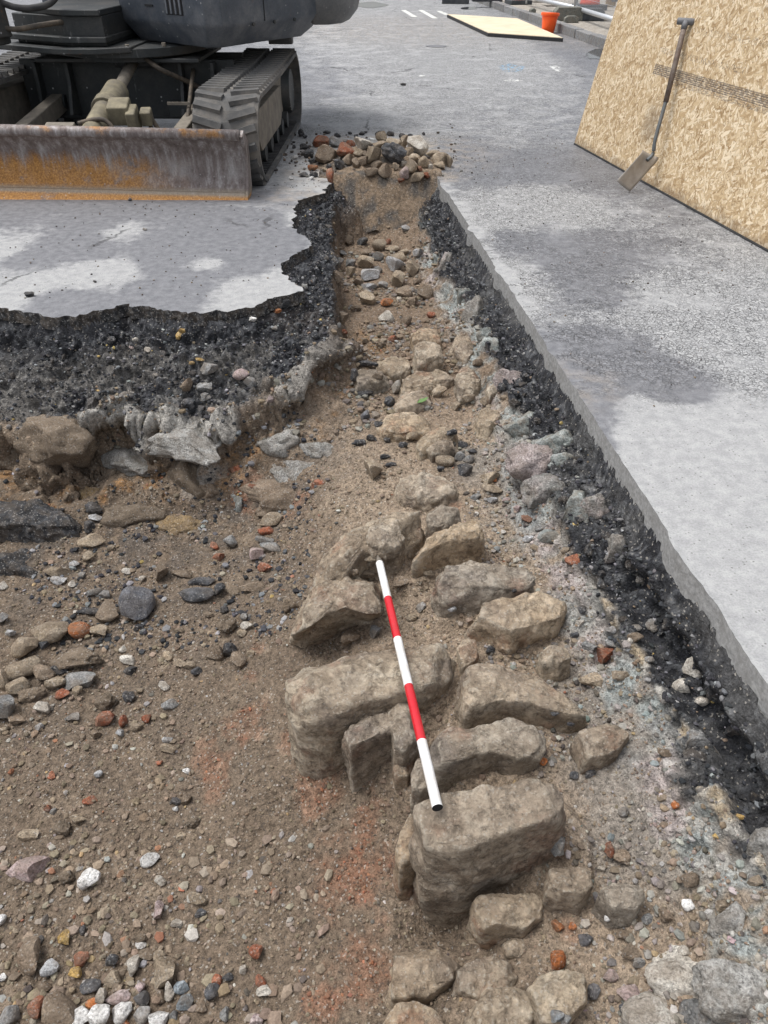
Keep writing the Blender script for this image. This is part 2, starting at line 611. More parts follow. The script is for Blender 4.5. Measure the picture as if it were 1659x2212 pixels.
def mat_osb(board):
    """strand board: three layers of long flakes laid over each other at different angles"""
    m = Mat('strand_board')
    co = m.coord('Object')
    best = None
    col = None
    for k, (ang, sx, sy) in enumerate(((15, 19, 78), (62, 21, 68), (-38, 20, 74), (105, 23, 84), (140, 28, 100), (35, 15, 56))):
        mp = m.n('Mapping')
        mp.inputs['Rotation'].default_value = (0, 0, R(ang))
        mp.inputs['Location'].default_value = (k * 3.3, k * 1.7, 0)
        mp.vector_type = 'TEXTURE'
        m.l(co, mp.inputs['Vector'])
        sc = m.n('VectorMath')
        sc.operation = 'MULTIPLY'
        m.l(mp.outputs[0], sc.inputs[0])
        sc.inputs[1].default_value = (sx, sy, 0.01)
        wob = m.n('VectorMath')
        wob.operation = 'MULTIPLY_ADD'
        m.l(m.noise(co, 9, 3, 0.6, 'Color'), wob.inputs[0])
        wob.inputs[1].default_value = (0.22, 0.22, 0)
        m.l(sc.outputs[0], wob.inputs[2])
        cs = m.n('SeparateColor')
        m.l(m.voro(wob.outputs[0], 1.0, 'F1', 'Color'), cs.inputs[0])
        ed = m.voro(wob.outputs[0], 1.0, 'DISTANCE_TO_EDGE')
        g = m.noise(sc.outputs[0], 1.2, 5, 0.7)
        tone = m.math('ADD', m.math('MULTIPLY', cs.outputs[1], 0.7), m.math('MULTIPLY', g, 0.35))
        flake = m.ramp(tone, [(0.12, (0.25, 0.155, 0.072)), (0.3, (0.45, 0.32, 0.178)), (0.55, (0.57, 0.435, 0.27)), (0.8, (0.73, 0.61, 0.44))])
        edge = m.math('SUBTRACT', 1.0, m.step(ed, 0.0, 0.09))
        flake = m.mix(m.math('MULTIPLY', edge, m.math('MULTIPLY_ADD', cs.outputs[2], 0.7, 0.05)), flake, (0.15, 0.095, 0.045))
        pr = m.math('SUBTRACT', cs.outputs[0], m.math('MULTIPLY', edge, 0.03))
        if best is None:
            best, col = pr, flake
        else:
            win = m.math('GREATER_THAN', pr, best)
            col = m.mix(win, col, flake)
            best = m.math('MAXIMUM', best, pr)
    # splashed mud along the foot and where the spade rubs
    sx_ = m.n('SeparateXYZ')
    m.l(co, sx_.inputs[0])
    u, v = sx_.outputs[0], sx_.outputs[1]
    if board:
        nd = m.noise(co, 12, 6, 0.65)
        foot = m.math('SUBTRACT', 1.0, m.step(m.math('ADD', v, m.math('MULTIPLY', m.math('SUBTRACT', nd, 0.5), 0.25)), 0.0, 0.10))
        col = m.mix(m.math('MULTIPLY', foot, 0.5), col, (0.13, 0.095, 0.07))
        grub = m.n('VectorMath')
        grub.operation = 'DISTANCE'
        m.l(co, grub.inputs[0])
        grub.inputs[1].default_value = (1.14, 0.36, 0)
        gs = m.math('SUBTRACT', 1.0, m.step(m.math('ADD', grub.outputs['Value'], m.math('MULTIPLY', nd, 0.2)), 0.12, 0.32))
        col = m.mix(m.math('MULTIPLY', gs, 0.45), col, (0.10, 0.085, 0.075))

        def band(u0, u1, v0, v1, slope=0.0):
            vv = m.math('SUBTRACT', v, m.math('MULTIPLY', u, slope))
            a = m.math('MULTIPLY', m.math('GREATER_THAN', u, u0), m.math('LESS_THAN', u, u1))
            b = m.math('MULTIPLY', m.math('GREATER_THAN', vv, v0), m.math('LESS_THAN', vv, v1))
            return m.math('MULTIPLY', a, b)
        # smeared factory print: ruled bars and worn rows of marks, none of it legible
        blk = m.step(m.noise(m.coord('Object', scale=(30, 95, 1)), 1.0, 3, 0.7), 0.46, 0.5)
        rule = m.math('GREATER_THAN', m.math('SINE', m.math('MULTIPLY', v, 560.0)), -0.1)
        wear = m.step(m.noise(co, 14, 5, 0.7), 0.33, 0.5)
        k1 = m.math('MULTIPLY', m.math('MULTIPLY', band(0.90, 4.0, 0.655, 0.725), rule), m.math('MULTIPLY', wear, 0.62))
        k2 = m.math('MULTIPLY', m.math('MULTIPLY', band(0.90, 4.0, 0.66, 0.72), blk), 0.55)
        k2b = m.math('MULTIPLY', m.math('MULTIPLY', band(1.15, 4.0, 0.63, 0.655), blk), m.math('MULTIPLY', wear, 0.5))
        txt = m.step(m.noise(m.coord('Object', scale=(75, 55, 1)), 1.0, 2, 0.6), 0.52, 0.56)
        k3 = m.math('MULTIPLY', m.math('MULTIPLY', band(0.89, 1.95, 0.79, 0.825), txt), m.math('MULTIPLY', wear, 0.55))
        k4 = m.math('MULTIPLY', m.math('MULTIPLY', band(1.22, 2.3, 0.94, 0.98), txt), m.math('MULTIPLY', wear, 0.32))
        k5 = m.math('MULTIPLY', m.math('MULTIPLY', band(0.6, 0.78, 0.99, 1.02), txt), m.math('MULTIPLY', wear, 0.35))
        for k in (k1, k2, k2b, k3, k4, k5):
            col = m.mix(k, col, (0.06, 0.052, 0.055))
    b = m.bump(best, 0.002, 0.7)
    return m.done(col, 0.75, b, spec=0.25)


def mat_blade():
    m = Mat('worn_blade_steel')
    co = m.coord('Object')
    st = m.noise(m.coord('Object', scale=(22, 22, 2.2)), 1.0, 6, 0.7)
    n = m.noise(co, 5, 6, 0.65)
    nf = m.noise(co, 90, 4, 0.7)
    c = m.ramp(st, [(0.32, (0.115, 0.09, 0.082)), (0.5, (0.205, 0.172, 0.16)), (0.68, (0.38, 0.36, 0.35))])
    sx = m.n('SeparateXYZ')
    m.l(co, sx.inputs[0])
    x, z = sx.outputs[0], sx.outputs[2]
    # bright rust where the face rubs, fading towards the free end
    zr = m.math('MULTIPLY', m.step(z, 0.045, 0.075), m.math('SUBTRACT', 1.0, m.step(m.math('ADD', z, m.math('MULTIPLY', m.math('SUBTRACT', st, 0.5), 0.26)), 0.17, 0.29)))
    xr = m.math('SUBTRACT', 1.0, m.step(m.math('ADD', x, m.math('MULTIPLY', m.math('SUBTRACT', n, 0.5), 0.7)), 1.45, 2.0))
    rust = m.math('MULTIPLY', zr, m.math('MULTIPLY', xr, m.step(n, 0.28, 0.44)))
    rc = m.ramp(nf, [(0.35, (0.30, 0.125, 0.022)), (0.65, (0.52, 0.26, 0.06))])
    c = m.mix(m.math('MULTIPLY', rust, 0.85), c, rc)
    lip = m.math('MULTIPLY', m.math('SUBTRACT', 1.0, m.step(z, 0.04, 0.055)), m.step(n, 0.26, 0.42))
    c = m.mix(m.math('MULTIPLY', lip, 0.85), c, rc)
    top = m.math('MULTIPLY', m.step(z, 0.40, 0.43), m.step(m.noise(co, 3.2, 5, 0.6), 0.52, 0.62))
    c = m.mix(m.math('MULTIPLY', top, 0.75), c, rc)
    zg = m.math('MULTIPLY', m.step(z, 0.10, 0.16), m.math('SUBTRACT', 1.0, m.step(z, 0.2, 0.28)))
    dustm = m.math('MULTIPLY', zg, m.step(m.noise(co, 6, 6, 0.7), 0.42, 0.65))
    c = m.mix(m.math('MULTIPLY', dustm, m.math('MULTIPLY', m.step(x, 0.8, 1.7), 0.6)), c, (0.30, 0.28, 0.265))
    band = m.math('MULTIPLY', m.step(z, 0.03, 0.05), m.math('SUBTRACT', 1.0, m.step(z, 0.06, 0.09)))
    c = m.mix(m.math('MULTIPLY', band, 0.7), c, (0.29, 0.245, 0.185))
    spk = m.n('SeparateColor')
    m.l(m.voro(co, 42, 'F1', 'Color'), spk.inputs[0])
    sd = m.voro(co, 42, 'F1')
    dot = m.math('MULTIPLY', m.step(spk.outputs[0], 0.82, 0.88), m.math('SUBTRACT', 1.0, m.step(sd, 0.12, 0.3)))
    c = m.mix(m.math('MULTIPLY', dot, 0.6), c, (0.4, 0.38, 0.36))
    c = m.mix(1.0, c, m.ramp(nf, [(0.3, 0.8), (0.7, 1.2)]), 'MULTIPLY')
    b = m.bump(nf, 0.002, 0.6)
    return m.done(c, 0.62, b, metal=0.25, spec=0.4)


def mat_paint(name, base, dust=(0.2, 0.185, 0.165), amt=0.45, streak=True):
    m = Mat(name)
    co = m.coord('Object')
    n = m.noise(co, 4, 7, 0.65)
    st = m.noise(m.coord('Object', scale=(16, 16, 3)), 1.0, 6, 0.7)
    nf = m.noise(co, 60, 5, 0.7)
    c = m.mix(m.math('MULTIPLY', m.step(n, 0.4, 0.7), amt), base, dust)
    c = m.mix(m.math('MULTIPLY', m.step(st, 0.6, 0.72), 0.4), c, (0.32, 0.315, 0.31))
    rs = m.math('MULTIPLY', m.step(m.noise(co, 2.6, 6, 0.7), 0.6, 0.7), m.step(nf, 0.45, 0.6))
    c = m.mix(m.math('MULTIPLY', rs, 0.7), c, (0.16, 0.075, 0.03))
    spk = m.n('SeparateColor')
    m.l(m.voro(co, 28, 'F1', 'Color'), spk.inputs[0])
    sd = m.voro(co, 28, 'F1')
    dot = m.math('MULTIPLY', m.step(spk.outputs[0], 0.86, 0.9), m.math('SUBTRACT', 1.0, m.step(sd, 0.08, 0.26)))
    c = m.mix(m.math('MULTIPLY', dot, 0.7), c, (0.5, 0.5, 0.5))
    c = m.mix(1.0, c, m.ramp(nf, [(0.3, 0.82), (0.7, 1.18)]), 'MULTIPLY')
    return m.done(c, 0.55, m.bump(nf, 0.0015, 0.5), spec=0.4)


M = {}
M['earth'] = mat_earth()
M['wall'] = mat_wall_stone()
M['road'] = mat_road()
STONE = {
    'tan': ((.21, .16, .11), (.33, .265, .19), (.44, .375, .29)),
    'brown': ((.125, .09, .062), (.19, .145, .105), (.27, .215, .16)),
    'soil': ((.12, .092, .066), (.165, .128, .092), (.22, .175, .13)),
    'grey': ((.13, .13, .128), (.22, .22, .215), (.34, .335, .325)),
    'lightgrey': ((.26, .265, .27), (.4, .405, .41), (.52, .525, .53)),
    'pale': ((.33, .30, .255), (.48, .445, .39), (.6, .57, .51)),
    'white': ((.42, .41, .39), (.62, .61, .59), (.74, .73, .71)),
    'dark': ((.03, .031, .034), (.06, .062, .067), (.12, .122, .13)),
    'asphalt': ((.012, .012, .014), (.028, .029, .033), (.075, .077, .085)),
    'slate': ((.05, .052, .06), (.1, .103, .115), (.17, .175, .19)),
    'bluegrey': ((.13, .15, .17), (.22, .25, .27), (.31, .34, .36)),
    'brick': ((.15, .05, .028), (.25, .085, .045), (.34, .16, .10)),
    'orange': ((.26, .085, .028), (.4, .135, .045), (.47, .22, .10)),
    'pink': ((.26, .19, .185), (.4, .31, .3), (.52, .44, .42)),
    'yellow': ((.3, .19, .06), (.45, .30, .11), (.55, .41, .2)),
    'green': ((.15, .165, .155), (.25, .27, .257), (.37, .385, .37)),
}
for k, c3 in STONE.items():
    M[k] = mat_stone('stone_' + k, *c3, rough=0.6 if k in ('asphalt', 'dark', 'slate') else 0.88,
                     spec=0.5 if k in ('asphalt', 'slate') else 0.25, sc=2.2, rnd=0.22, dusty=0.2 if k in ('asphalt', 'dark', 'slate') else 0.3 if k == 'white' else 0.5)
M['concrete'] = mat_stone('lime_concrete', (.2, .19, .17), (.36, .35, .325), (.5, .49, .465), sc=2.0, rnd=0.15, bumpd=0.012, speck=0.4)
M['concrete_tint'] = mat_stone('stained_concrete', (.18, .19, .18), (.31, .295, .275), (.42, .36, .345), sc=1.6, rnd=0.15, bumpd=0.012, speck=0.4)
M['clinker'] = mat_stone('broken_asphalt', (.014, .015, .018), (.035, .037, .042), (.13, .133, .14), rough=0.55, sc=3.5, rnd=0.2, bumpd=0.012, speck=0.5, spec=0.5)

# ------------------------------------------------------------------ the opening cut through the road
def right_x(y):
    return 0.393 + (6.078 - y) * 0.1115


EDGE = []     # (x, y, kind) running round the opening; kind names the side that starts at the point
for y in (-0.6, 1.0, 2.2, 3.4, 4.6):
    EDGE.append((right_x(y), y, 'R'))
EDGE += [(right_x(6.0), 6.0, 'F'), (0.2, 6.07, 'F'), (-0.1, 6.02, 'F')]
EDGE += [(-0.39, 5.95, 'T'), (-0.44, 5.55, 'T'), (-0.585, 5.35, 'T'), (-0.61, 5.1, 'T'), (-0.575, 4.77, 'T'), (-0.42, 4.43, 'T'),
         (-0.52, 4.22, 'T'), (-0.56, 4.1, 'T'), (-0.545, 3.95, 'T'), (-0.43, 3.74, 'P'), (-0.66, 3.49, 'P'), (-0.82, 3.43, 'P'),
         (-0.97, 3.42, 'P'), (-1.13, 3.48, 'P'), (-1.29, 3.53, 'P'), (-1.45, 3.40, 'P'), (-1.57, 3.36, 'P'), (-1.75, 3.45, 'P'),
         (-1.9, 3.5, 'P'), (-2.75, 3.5, 'B'), (-2.75, -0.6, 'B')]
EP = np.array([(a, b) for a, b, k in EDGE])
EK = [k for a, b, k in EDGE]


def seg_dist(X, a, b):
    ab = b - a
    t = np.clip(((X - a) @ ab) / (ab @ ab), 0, 1)
    return np.sqrt(((X - a - t[:, None] * ab) ** 2).sum(1))


def inside_poly(X, P):
    c = np.zeros(len(X), bool)
    n = len(P)
    for i in range(n):
        x1, y1 = P[i]
        x2, y2 = P[(i + 1) % n]
        if y1 == y2:
            continue
        hit = ((y1 > X[:, 1]) != (y2 > X[:, 1])) & (X[:, 0] < (x2 - x1) * (X[:, 1] - y1) / (y2 - y1) + x1)
        c ^= hit
    return c


# finely broken outline for the surface course
def rim_line():
    out = []
    n = len(EP)
    for i in range(n):
        a, b = EP[i], EP[(i + 1) % n]
        L = np.linalg.norm(b - a)
        step = {'R': 0.02, 'F': 0.03, 'T': 0.018, 'P': 0.018, 'B': 0.2}[EK[i]]
        m = max(1, int(L / step))
        nrm = np.array([(b - a)[1], -(b - a)[0]]) / L
        for j in range(m):
            p = a + (b - a) * j / m
            q = np.array([[p[0], p[1], 0.3]])
            amp = {'R': 0.005, 'F': 0.03, 'T': 0.032, 'P': 0.035, 'B': 0.0}[EK[i]]
            dsp = float(fbm(q, 14 if EK[i] == 'R' else 11, 4, 5, 0.72)[0]) * amp * 1.9
            if EK[i] == 'R':
                dsp -= 0.06 * max(0, float(vnoise(q, 7, 77)[0]) - 0.36)
            out.append((p + nrm * dsp, EK[i]))
    return out


RIM = rim_line()
RP = np.array([p for p, k in RIM])

# ------------------------------------------------------------------ floor levels (surveyed points)
FL = [(800, 470, -.33), (800, 520, -.36), (750, 520, -.36), (890, 560, -.38), (800, 600, -.38), (740, 640, -.38), (930, 640, -.38),
      (850, 700, -.38), (760, 760, -.40), (1000, 740, -.36), (850, 860, -.40), (760, 880, -.41), (1000, 900, -.38), (900, 980, -.40),
      (780, 980, -.42), (1040, 1000, -.38), (850, 1060, -.40), (1000, 1080, -.38), (1150, 1100, -.36), (1200, 1180, -.36),
      (850, 1190, -.39), (900, 1270, -.39), (900, 1340, -.40), (930, 1500, -.40), (1250, 1300, -.36), (1250, 1450, -.37),
      (1350, 1450, -.35), (1250, 1600, -.37), (1045, 1655, -.35), (1110, 1662, -.345), (1000, 1670, -.38), (1400, 1600, -.35), (1300, 1750, -.37), (1450, 1750, -.34), (1400, 1900, -.37),
      (1550, 1900, -.31), (1200, 1870, -.44), (1180, 1990, -.47), (1300, 2050, -.44), (1500, 2100, -.35), (1650, 2000, -.24),
      (1650, 2200, -.28), (1000, 2190, -.51), (1200, 2190, -.47), (720, 1080, -.47), (670, 1140, -.55), (630, 1230, -.63),
      (590, 1400, -.62), (580, 1500, -.63), (610, 1690, -.615), (700, 1720, -.61), (830, 1800, -.60), (860, 1985, -.63),
      (970, 2010, -.67), (990, 1960, -.62), (830, 2100, -.65), (700, 2200, -.66), (0, 1250, -.76), (300, 1250, -.74), (0, 1500, -.76), (300, 1500, -.73),
      (0, 1800, -.76), (300, 1800, -.74), (450, 1700, -.70), (545, 1850, -.70), (590, 1850, -.655), (0, 2200, -.75), (400, 2200, -.72),
      (150, 1330, -.74), (100, 1190, -.72), (300, 1180, -.72), (500, 1150, -.70), (620, 1100, -.62)]
fpts = [S(a, b, z) for a, b, z in FL]
fxy = [(p[0], p[1]) for p in fpts] + [(-2, 1, ), (-1.2, -.4), (-.2, -.4), (.6, -.3), (.9, .4), (-2.4, 2.6), (0, 5.9), (0.3, 5.7)]
fz = [p[2] for p in fpts] + [-.78, -.72, -.66, -.4, -.22, -.78, -.3, -.32]
floor_fn = rbf_fit(fxy, fz, 0.01)

SHEAR = 0.1115      # grid columns run parallel to the sawn edge
G_EDGE = right_x(0.0)
xs = np.concatenate([np.arange(-2.90, -1.30, 0.013), np.arange(-1.30, G_EDGE - .12, 0.0066)])
xs = np.concatenate([xs, G_EDGE - np.arange(.12, -.05, -.005)])
ys = np.concatenate([np.arange(-0.64, 2.2, 0.0066), np.arange(2.2, 4.0, 0.0085), np.arange(4.0, 6.16, 0.0115)])
GX, GY = np.meshgrid(xs, ys)
X2 = np.stack([(GX - SHEAR * GY).ravel(), GY.ravel()], 1)
ins = inside_poly(X2, EP)
kinds = ['R', 'F', 'T', 'P', 'B']
dk = {k: np.full(len(X2), 9.0) for k in kinds}
for i in range(len(EP)):
    dk[EK[i]] = np.minimum(dk[EK[i]], seg_dist(X2, EP[i], EP[(i + 1) % len(EP)]))
dmin = np.min(np.stack([dk[k] for k in kinds]), 0)
din = np.where(ins, dmin, -dmin)
wt = {k: 1.0 / (dk[k] + 0.02) ** 4 for k in kinds}
ws = sum(wt.values())
for k in kinds:
    wt[k] = wt[k] / ws
P3 = np.stack([X2[:, 0], X2[:, 1], np.zeros(len(X2))], 1)
Wd = {'R': .32, 'F': .36, 'T': .30, 'P': .82, 'B': .5}
PR = {'R': ([0, .015, .08, .3, .5, .68, 1], [.16, .22, .38, .62, .74, .88, 1]),
      'F': ([0, .04, .3, .6, 1], [.1, .25, .6, .85, 1]),
      'T': ([0, .05, .6, .8, 1], [.10, .16, .3, .85, 1]),
      'P': ([0, .02, .07, .3, .48, .56, .62, .74, 1], [.05, .12, .23, .40, .53, .57, .76, .86, 1]),
      'B': ([0, .5, 1], [.1, .6, 1])}
wid = sum(wt[k] * Wd[k] for k in kinds)
n_lo = fbm(P3, 5.0, 4, 3)
dd = np.maximum(din + np.clip(din * 3, 0, 1) * 0.07 * n_lo, 0)
T = np.clip(dd / wid, 0, 1)
prof = sum(wt[k] * np.interp(T, *PR[k]) for k in kinds)
FLR = floor_fn(X2)
FLR = FLR - 0.034 * sstep(-.55, -.42, FLR) * sstep(2.6, 2.2, X2[:, 1])
Z = FLR * prof
# bench of broken base course left of the trench, ending at the straight machine cut
cut_x = -0.378 + (5.746 - X2[:, 1]) * 0.055
bench = sstep(0.045, -0.015, X2[:, 0] - cut_x + 0.02 * n_lo) * sstep(3.35, 3.8, X2[:, 1]) * (X2[:, 0] < 0)
zb = -0.055 - 0.10 * np.clip(dd / 0.28, 0, 1)
right_of = (1 - bench) * sstep(3.45, 3.85, X2[:, 1]) * (X2[:, 0] < 0.1)
# right of the cut the floor is reached at once
near_cut = right_of * sstep(5.75, 5.55, X2[:, 1])
Z = Z * (1 - near_cut) + FLR * np.maximum(prof, sstep(0.0, 0.07, X2[:, 0] - cut_x) * sstep(0.02, 0.3, dk['R']) * 0 + np.where(dk['R'] > .36, 1.0, prof)) * near_cut
Z = Z * (1 - bench) + zb * bench
# layer masks -------------------------------------------------------
n_a = fbm(P3 + 7.7, 7, 4, 21)
n_b = fbm(P3 + 3.3, 16, 4, 31)
xw = X2[:, 0] + .10 * n_b
ledge_x = sstep(-1.48, -1.36, xw) * sstep(-.66, -.74, xw) + sstep(-.56, -.48, xw) * sstep(-.10, -.2, xw)
Tl = T + .13 * n_a + .05 * n_b
ledge_r = wt['R'] * sstep(.36, .40, Tl) * (1 - sstep(.455, .49, Tl)) * sstep(1.95, 1.7, X2[:, 1]) * sstep(-.12, .12, n_b + .5 * n_a)
ledge = wt['P'] * sstep(.43, .49, Tl) * (1 - sstep(.565, .60, Tl)) * ledge_x
under = wt['P'] * sstep(.575, .61, Tl) * (1 - sstep(.68, .78, Tl)) * sstep(-.4, .1, n_b + .3 * ledge_x)
asph = wt['R'] * (1 - sstep(.42, .56, T + .2 * n_a)) + wt['P'] * (1 - sstep(.44, .56, T + .2 * n_a)) \
    + wt['T'] * (1 - sstep(.55, .7, T)) + wt['F'] * 0.0
asph = asph * (1 - ledge * .9) * (1 - ledge_r)
asph = np.maximum(asph * (1 - near_cut), bench * sstep(0.02, -0.02, X2[:, 0] - cut_x))
asph = np.clip(asph, 0, 1) * (din > -0.05)
conc = wt['R'] * sstep(.44, .54, T + .2 * n_a) * (1 - sstep(.74, .92, T + .2 * n_b)) * sstep(-.35, .05, n_b)
conc = np.maximum(conc, ledge_r)
conc += ledge
conc = np.clip(conc * (1 - near_cut) * (1 - bench), 0, 1) * (X2[:, 1] < 5.3)

# displacement along the surface normal ------------------------------
ZG = Z.reshape(GX.shape)
gy, gx = np.gradient(ZG, ys, xs)
gy = gy + SHEAR * gx
N = np.stack([-gx.ravel(), -gy.ravel(), np.ones(len(X2))], 1)
N /= np.linalg.norm(N, axis=1)[:, None]
V = np.stack([X2[:, 0], X2[:, 1], Z], 1)
use = din > -0.03
Pu = V[use]
disp = np.zeros(len(V))
cellid = np.zeros(len(V))
f1a, f2a, ida = worley(Pu, 24, 3)
f1b, f2b, idb = worley(Pu + 5, 58, 9)
lump = (0.55 - f1a) * 0.040 + (0.5 - f1b) * 0.016
rough = fbm(Pu, 9, 5, 41, 0.55)
fine = fbm(Pu, 55, 4, 51, 0.6)
f1c, f2c, idc = worley(Pu + 9, 85, 29)
clod = np.clip(0.45 - f1c, 0, 1) * 0.016 * sstep(-0.1, 0.3, vnoise(Pu, 6, 88))
soil_d = rough * 0.024 + fine * 0.008 + clod
a_ = asph[use]
c_ = conc[use]
disp[use] = soil_d * (1 - a_) + (lump * 1.15 + rough * (0.05 + .05 * wt['R'][use]) + fine * 0.018) * a_ + c_ * ((0.5 - f1a) * 0.02 + rough * 0.06 + fine * .02)
disp[use] += (ledge * (0.06 + 0.06 * n_b) - under * (0.055 + .05 * sstep(-1.1, -1.3, X2[:, 0])) + ledge_r * .016)[use]
disp -= wt['R'] * sstep(.10, .2, T) * (1 - sstep(.3, .36, T)) * .09 * sstep(1.95, 1.6, X2[:, 1])
disp += wt['P'] * sstep(.03, .1, T) * (1 - sstep(.35, .5, T)) * 0.06 * n_a
disp *= sstep(0.0, 0.05, din)
V = V + N * disp[:, None]
cap = np.where(X2[:, 0] > 0.25, -0.062, -0.018 - 0.016 * (n_b + 1)) - 0.5 * np.clip(din, 0, 0.06)
V[:, 2] = np.where(din < 0.09, np.minimum(V[:, 2], np.where(din < 0, np.where(X2[:, 0] > .25, -.085, -.07), cap)), V[:, 2])

# colours (true surface colours of the layers) -----------------------
Pc = P3 + 0
n_c = fbm(V, 3.0, 5, 61, 0.55)
n_d = fbm(V, 13.0, 5, 71, 0.6)
plateau = sstep(-0.56, -0.45, V[:, 2])


def lerp(a, b, t):
    return a + (np.asarray(b) - a) * t[:, None]


soil = np.tile(np.array([.158, .121, .088]), (len(V), 1))
soil = lerp(soil, (.275, .215, .157), plateau * 0.9)
soil = lerp(soil, (.15, .112, .08), sstep(.05, .5, n_c) * 0.6)
soil = lerp(soil, (.34, .275, .205), sstep(.15, .55, -n_d) * 0.4)
greyd = sstep(.0, .35, fbm(V + 4.4, 5, 4, 81)) * wt['R'] * sstep(1.0, .8, T)
soil = lerp(soil, (.24, .235, .22), greyd * 0.8 + 0.5 * sstep(.25, .05, dk['R'] - .3) * sstep(-.1, .3, n_c) * (X2[:, 1] < 3.2))
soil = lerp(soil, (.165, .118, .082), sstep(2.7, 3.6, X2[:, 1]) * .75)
# dark crushed asphalt scattered along the foot of the left bank
toe = wt['P'] * sstep(.8, .95, T) * sstep(-.2, .3, n_d)
soil = lerp(soil, (.085, .078, .072), np.clip(toe, 0, 1) * 0.7)
streak = wt['P'] * sstep(.56, .62, T) * sstep(.92, .8, T) * sstep(.13, .03, np.abs(X2[:, 0] + .86 + .10 * n_b))
soil = lerp(soil, (.40, .37, .33), np.clip(streak, 0, 1) * .75)
orange = wt['P'] * sstep(.62, .7, T) * sstep(.98, .86, T) * sstep(.05, .4, n_d + .3 * n_c)
soil = lerp(soil, (.32, .175, .07), np.clip(orange, 0, 1) * 0.75)
for px, py, z, r in ((555, 1425, -.72, .035), (549, 1495, -.74, .03), (470, 1690, -.78, .10), (545, 1600, -.76, .07), (800, 1840, -.75, .075), (815, 1910, -.75, .08),
                     (735, 1930, -.76, .12), (650, 1640, -.74, .05), (700, 1750, -.75, .10), (790, 2150, -.76, .10), (700, 2190, -.77, .08),
                     (985, 1080, -.36, .05), (1230, 2010, -.45, .035), (1210, 1830, -.4, .03), (640, 1050, -.5, .08), (520, 1040, -.55, .1)):
    q = S(px, py, z)
    r_ = np.sqrt(((V[:, :2] - q[:2]) * (1, .8)) ** 2 @ np.ones(2)) / r
    soil = lerp(soil, (.28, .12, .068), sstep(1.0, .0, r_ + 1.5 * n_d + .6 * n_b) * 0.34)
ac = np.tile(np.array([.030, .031, .035]), (len(V), 1))
idA = np.zeros(len(V))
idB = np.zeros(len(V))
idA[use] = ida
idB[use] = idb
ac = lerp(ac, (.085, .088, .094), sstep(.55, .75, idB))
ac = lerp(ac, (.17, .172, .175), sstep(.80, .88, idB) * sstep(-.3, .2, n_d) * .8)
ac = lerp(ac, (.014, .014, .016), sstep(.7, .9, idA) * .7)
ac = lerp(ac, (.14, .137, .13), wt['R'] * sstep(-.05, .35, n_c + .6 * n_d) * .35)
dustyP = wt['P'] * sstep(.0, .4, -n_c + .25) * sstep(.06, .2, T) * (X2[:, 0] < -0.55)
ac = lerp(ac, (.155, .145, .132), np.clip(dustyP, 0, 1) * .72)
ac = lerp(ac, (.22, .21, .195), wt['P'] * sstep(.1, .45, n_d + .5 * n_c) * sstep(.1, .25, T) * .6)
greenR = wt['R'] * sstep(.32, .5, T) * sstep(0.0, .3, n_b)
ac = lerp(ac, (.15, .172, .166), np.clip(greenR, 0, 1) * .4)
cc_ = np.tile(np.array([.36, .345, .315]), (len(V), 1))
cc_ = lerp(cc_, (.28, .30, .288), wt['R'] * sstep(-.05, .25, n_a))
cc_ = lerp(cc_, (.36, .305, .29), wt['R'] * sstep(.05, .3, -n_a) * .8)
cc_ = lerp(cc_, (.46, .44, .41), sstep(.1, .5, n_d) * .7)
cc_ = lerp(cc_, (.42, .40, .36), ledge_r)
cc_ = lerp(cc_, (.3, .22, .12), ledge_r * sstep(.0, .3, n_b) * .7)
COL = lerp(lerp(soil, (0, 0, 0), np.zeros(len(V))), (0, 0, 0), np.zeros(len(V)))
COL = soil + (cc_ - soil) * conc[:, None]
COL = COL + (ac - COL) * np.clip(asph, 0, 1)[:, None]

ny, nx = GX.shape
idx = np.arange(ny * nx).reshape(ny, nx)
keepv = (din > -0.035).reshape(ny, nx)
ck = keepv[:-1, :-1] | keepv[1:, :-1] | keepv[:-1, 1:] | keepv[1:, 1:]
a0, b0, c0, d0 = idx[:-1, :-1][ck], idx[:-1, 1:][ck], idx[1:, 1:][ck], idx[1:, :-1][ck]
quads = np.stack([a0, b0, c0, d0], 1)
used = np.unique(quads)
remap = np.full(ny * nx, -1)
remap[used] = np.arange(len(used))
TV, TF, TC = V[used], remap[quads], COL[used]
T_as, T_din, T_t = asph[used], din[used], T[used]

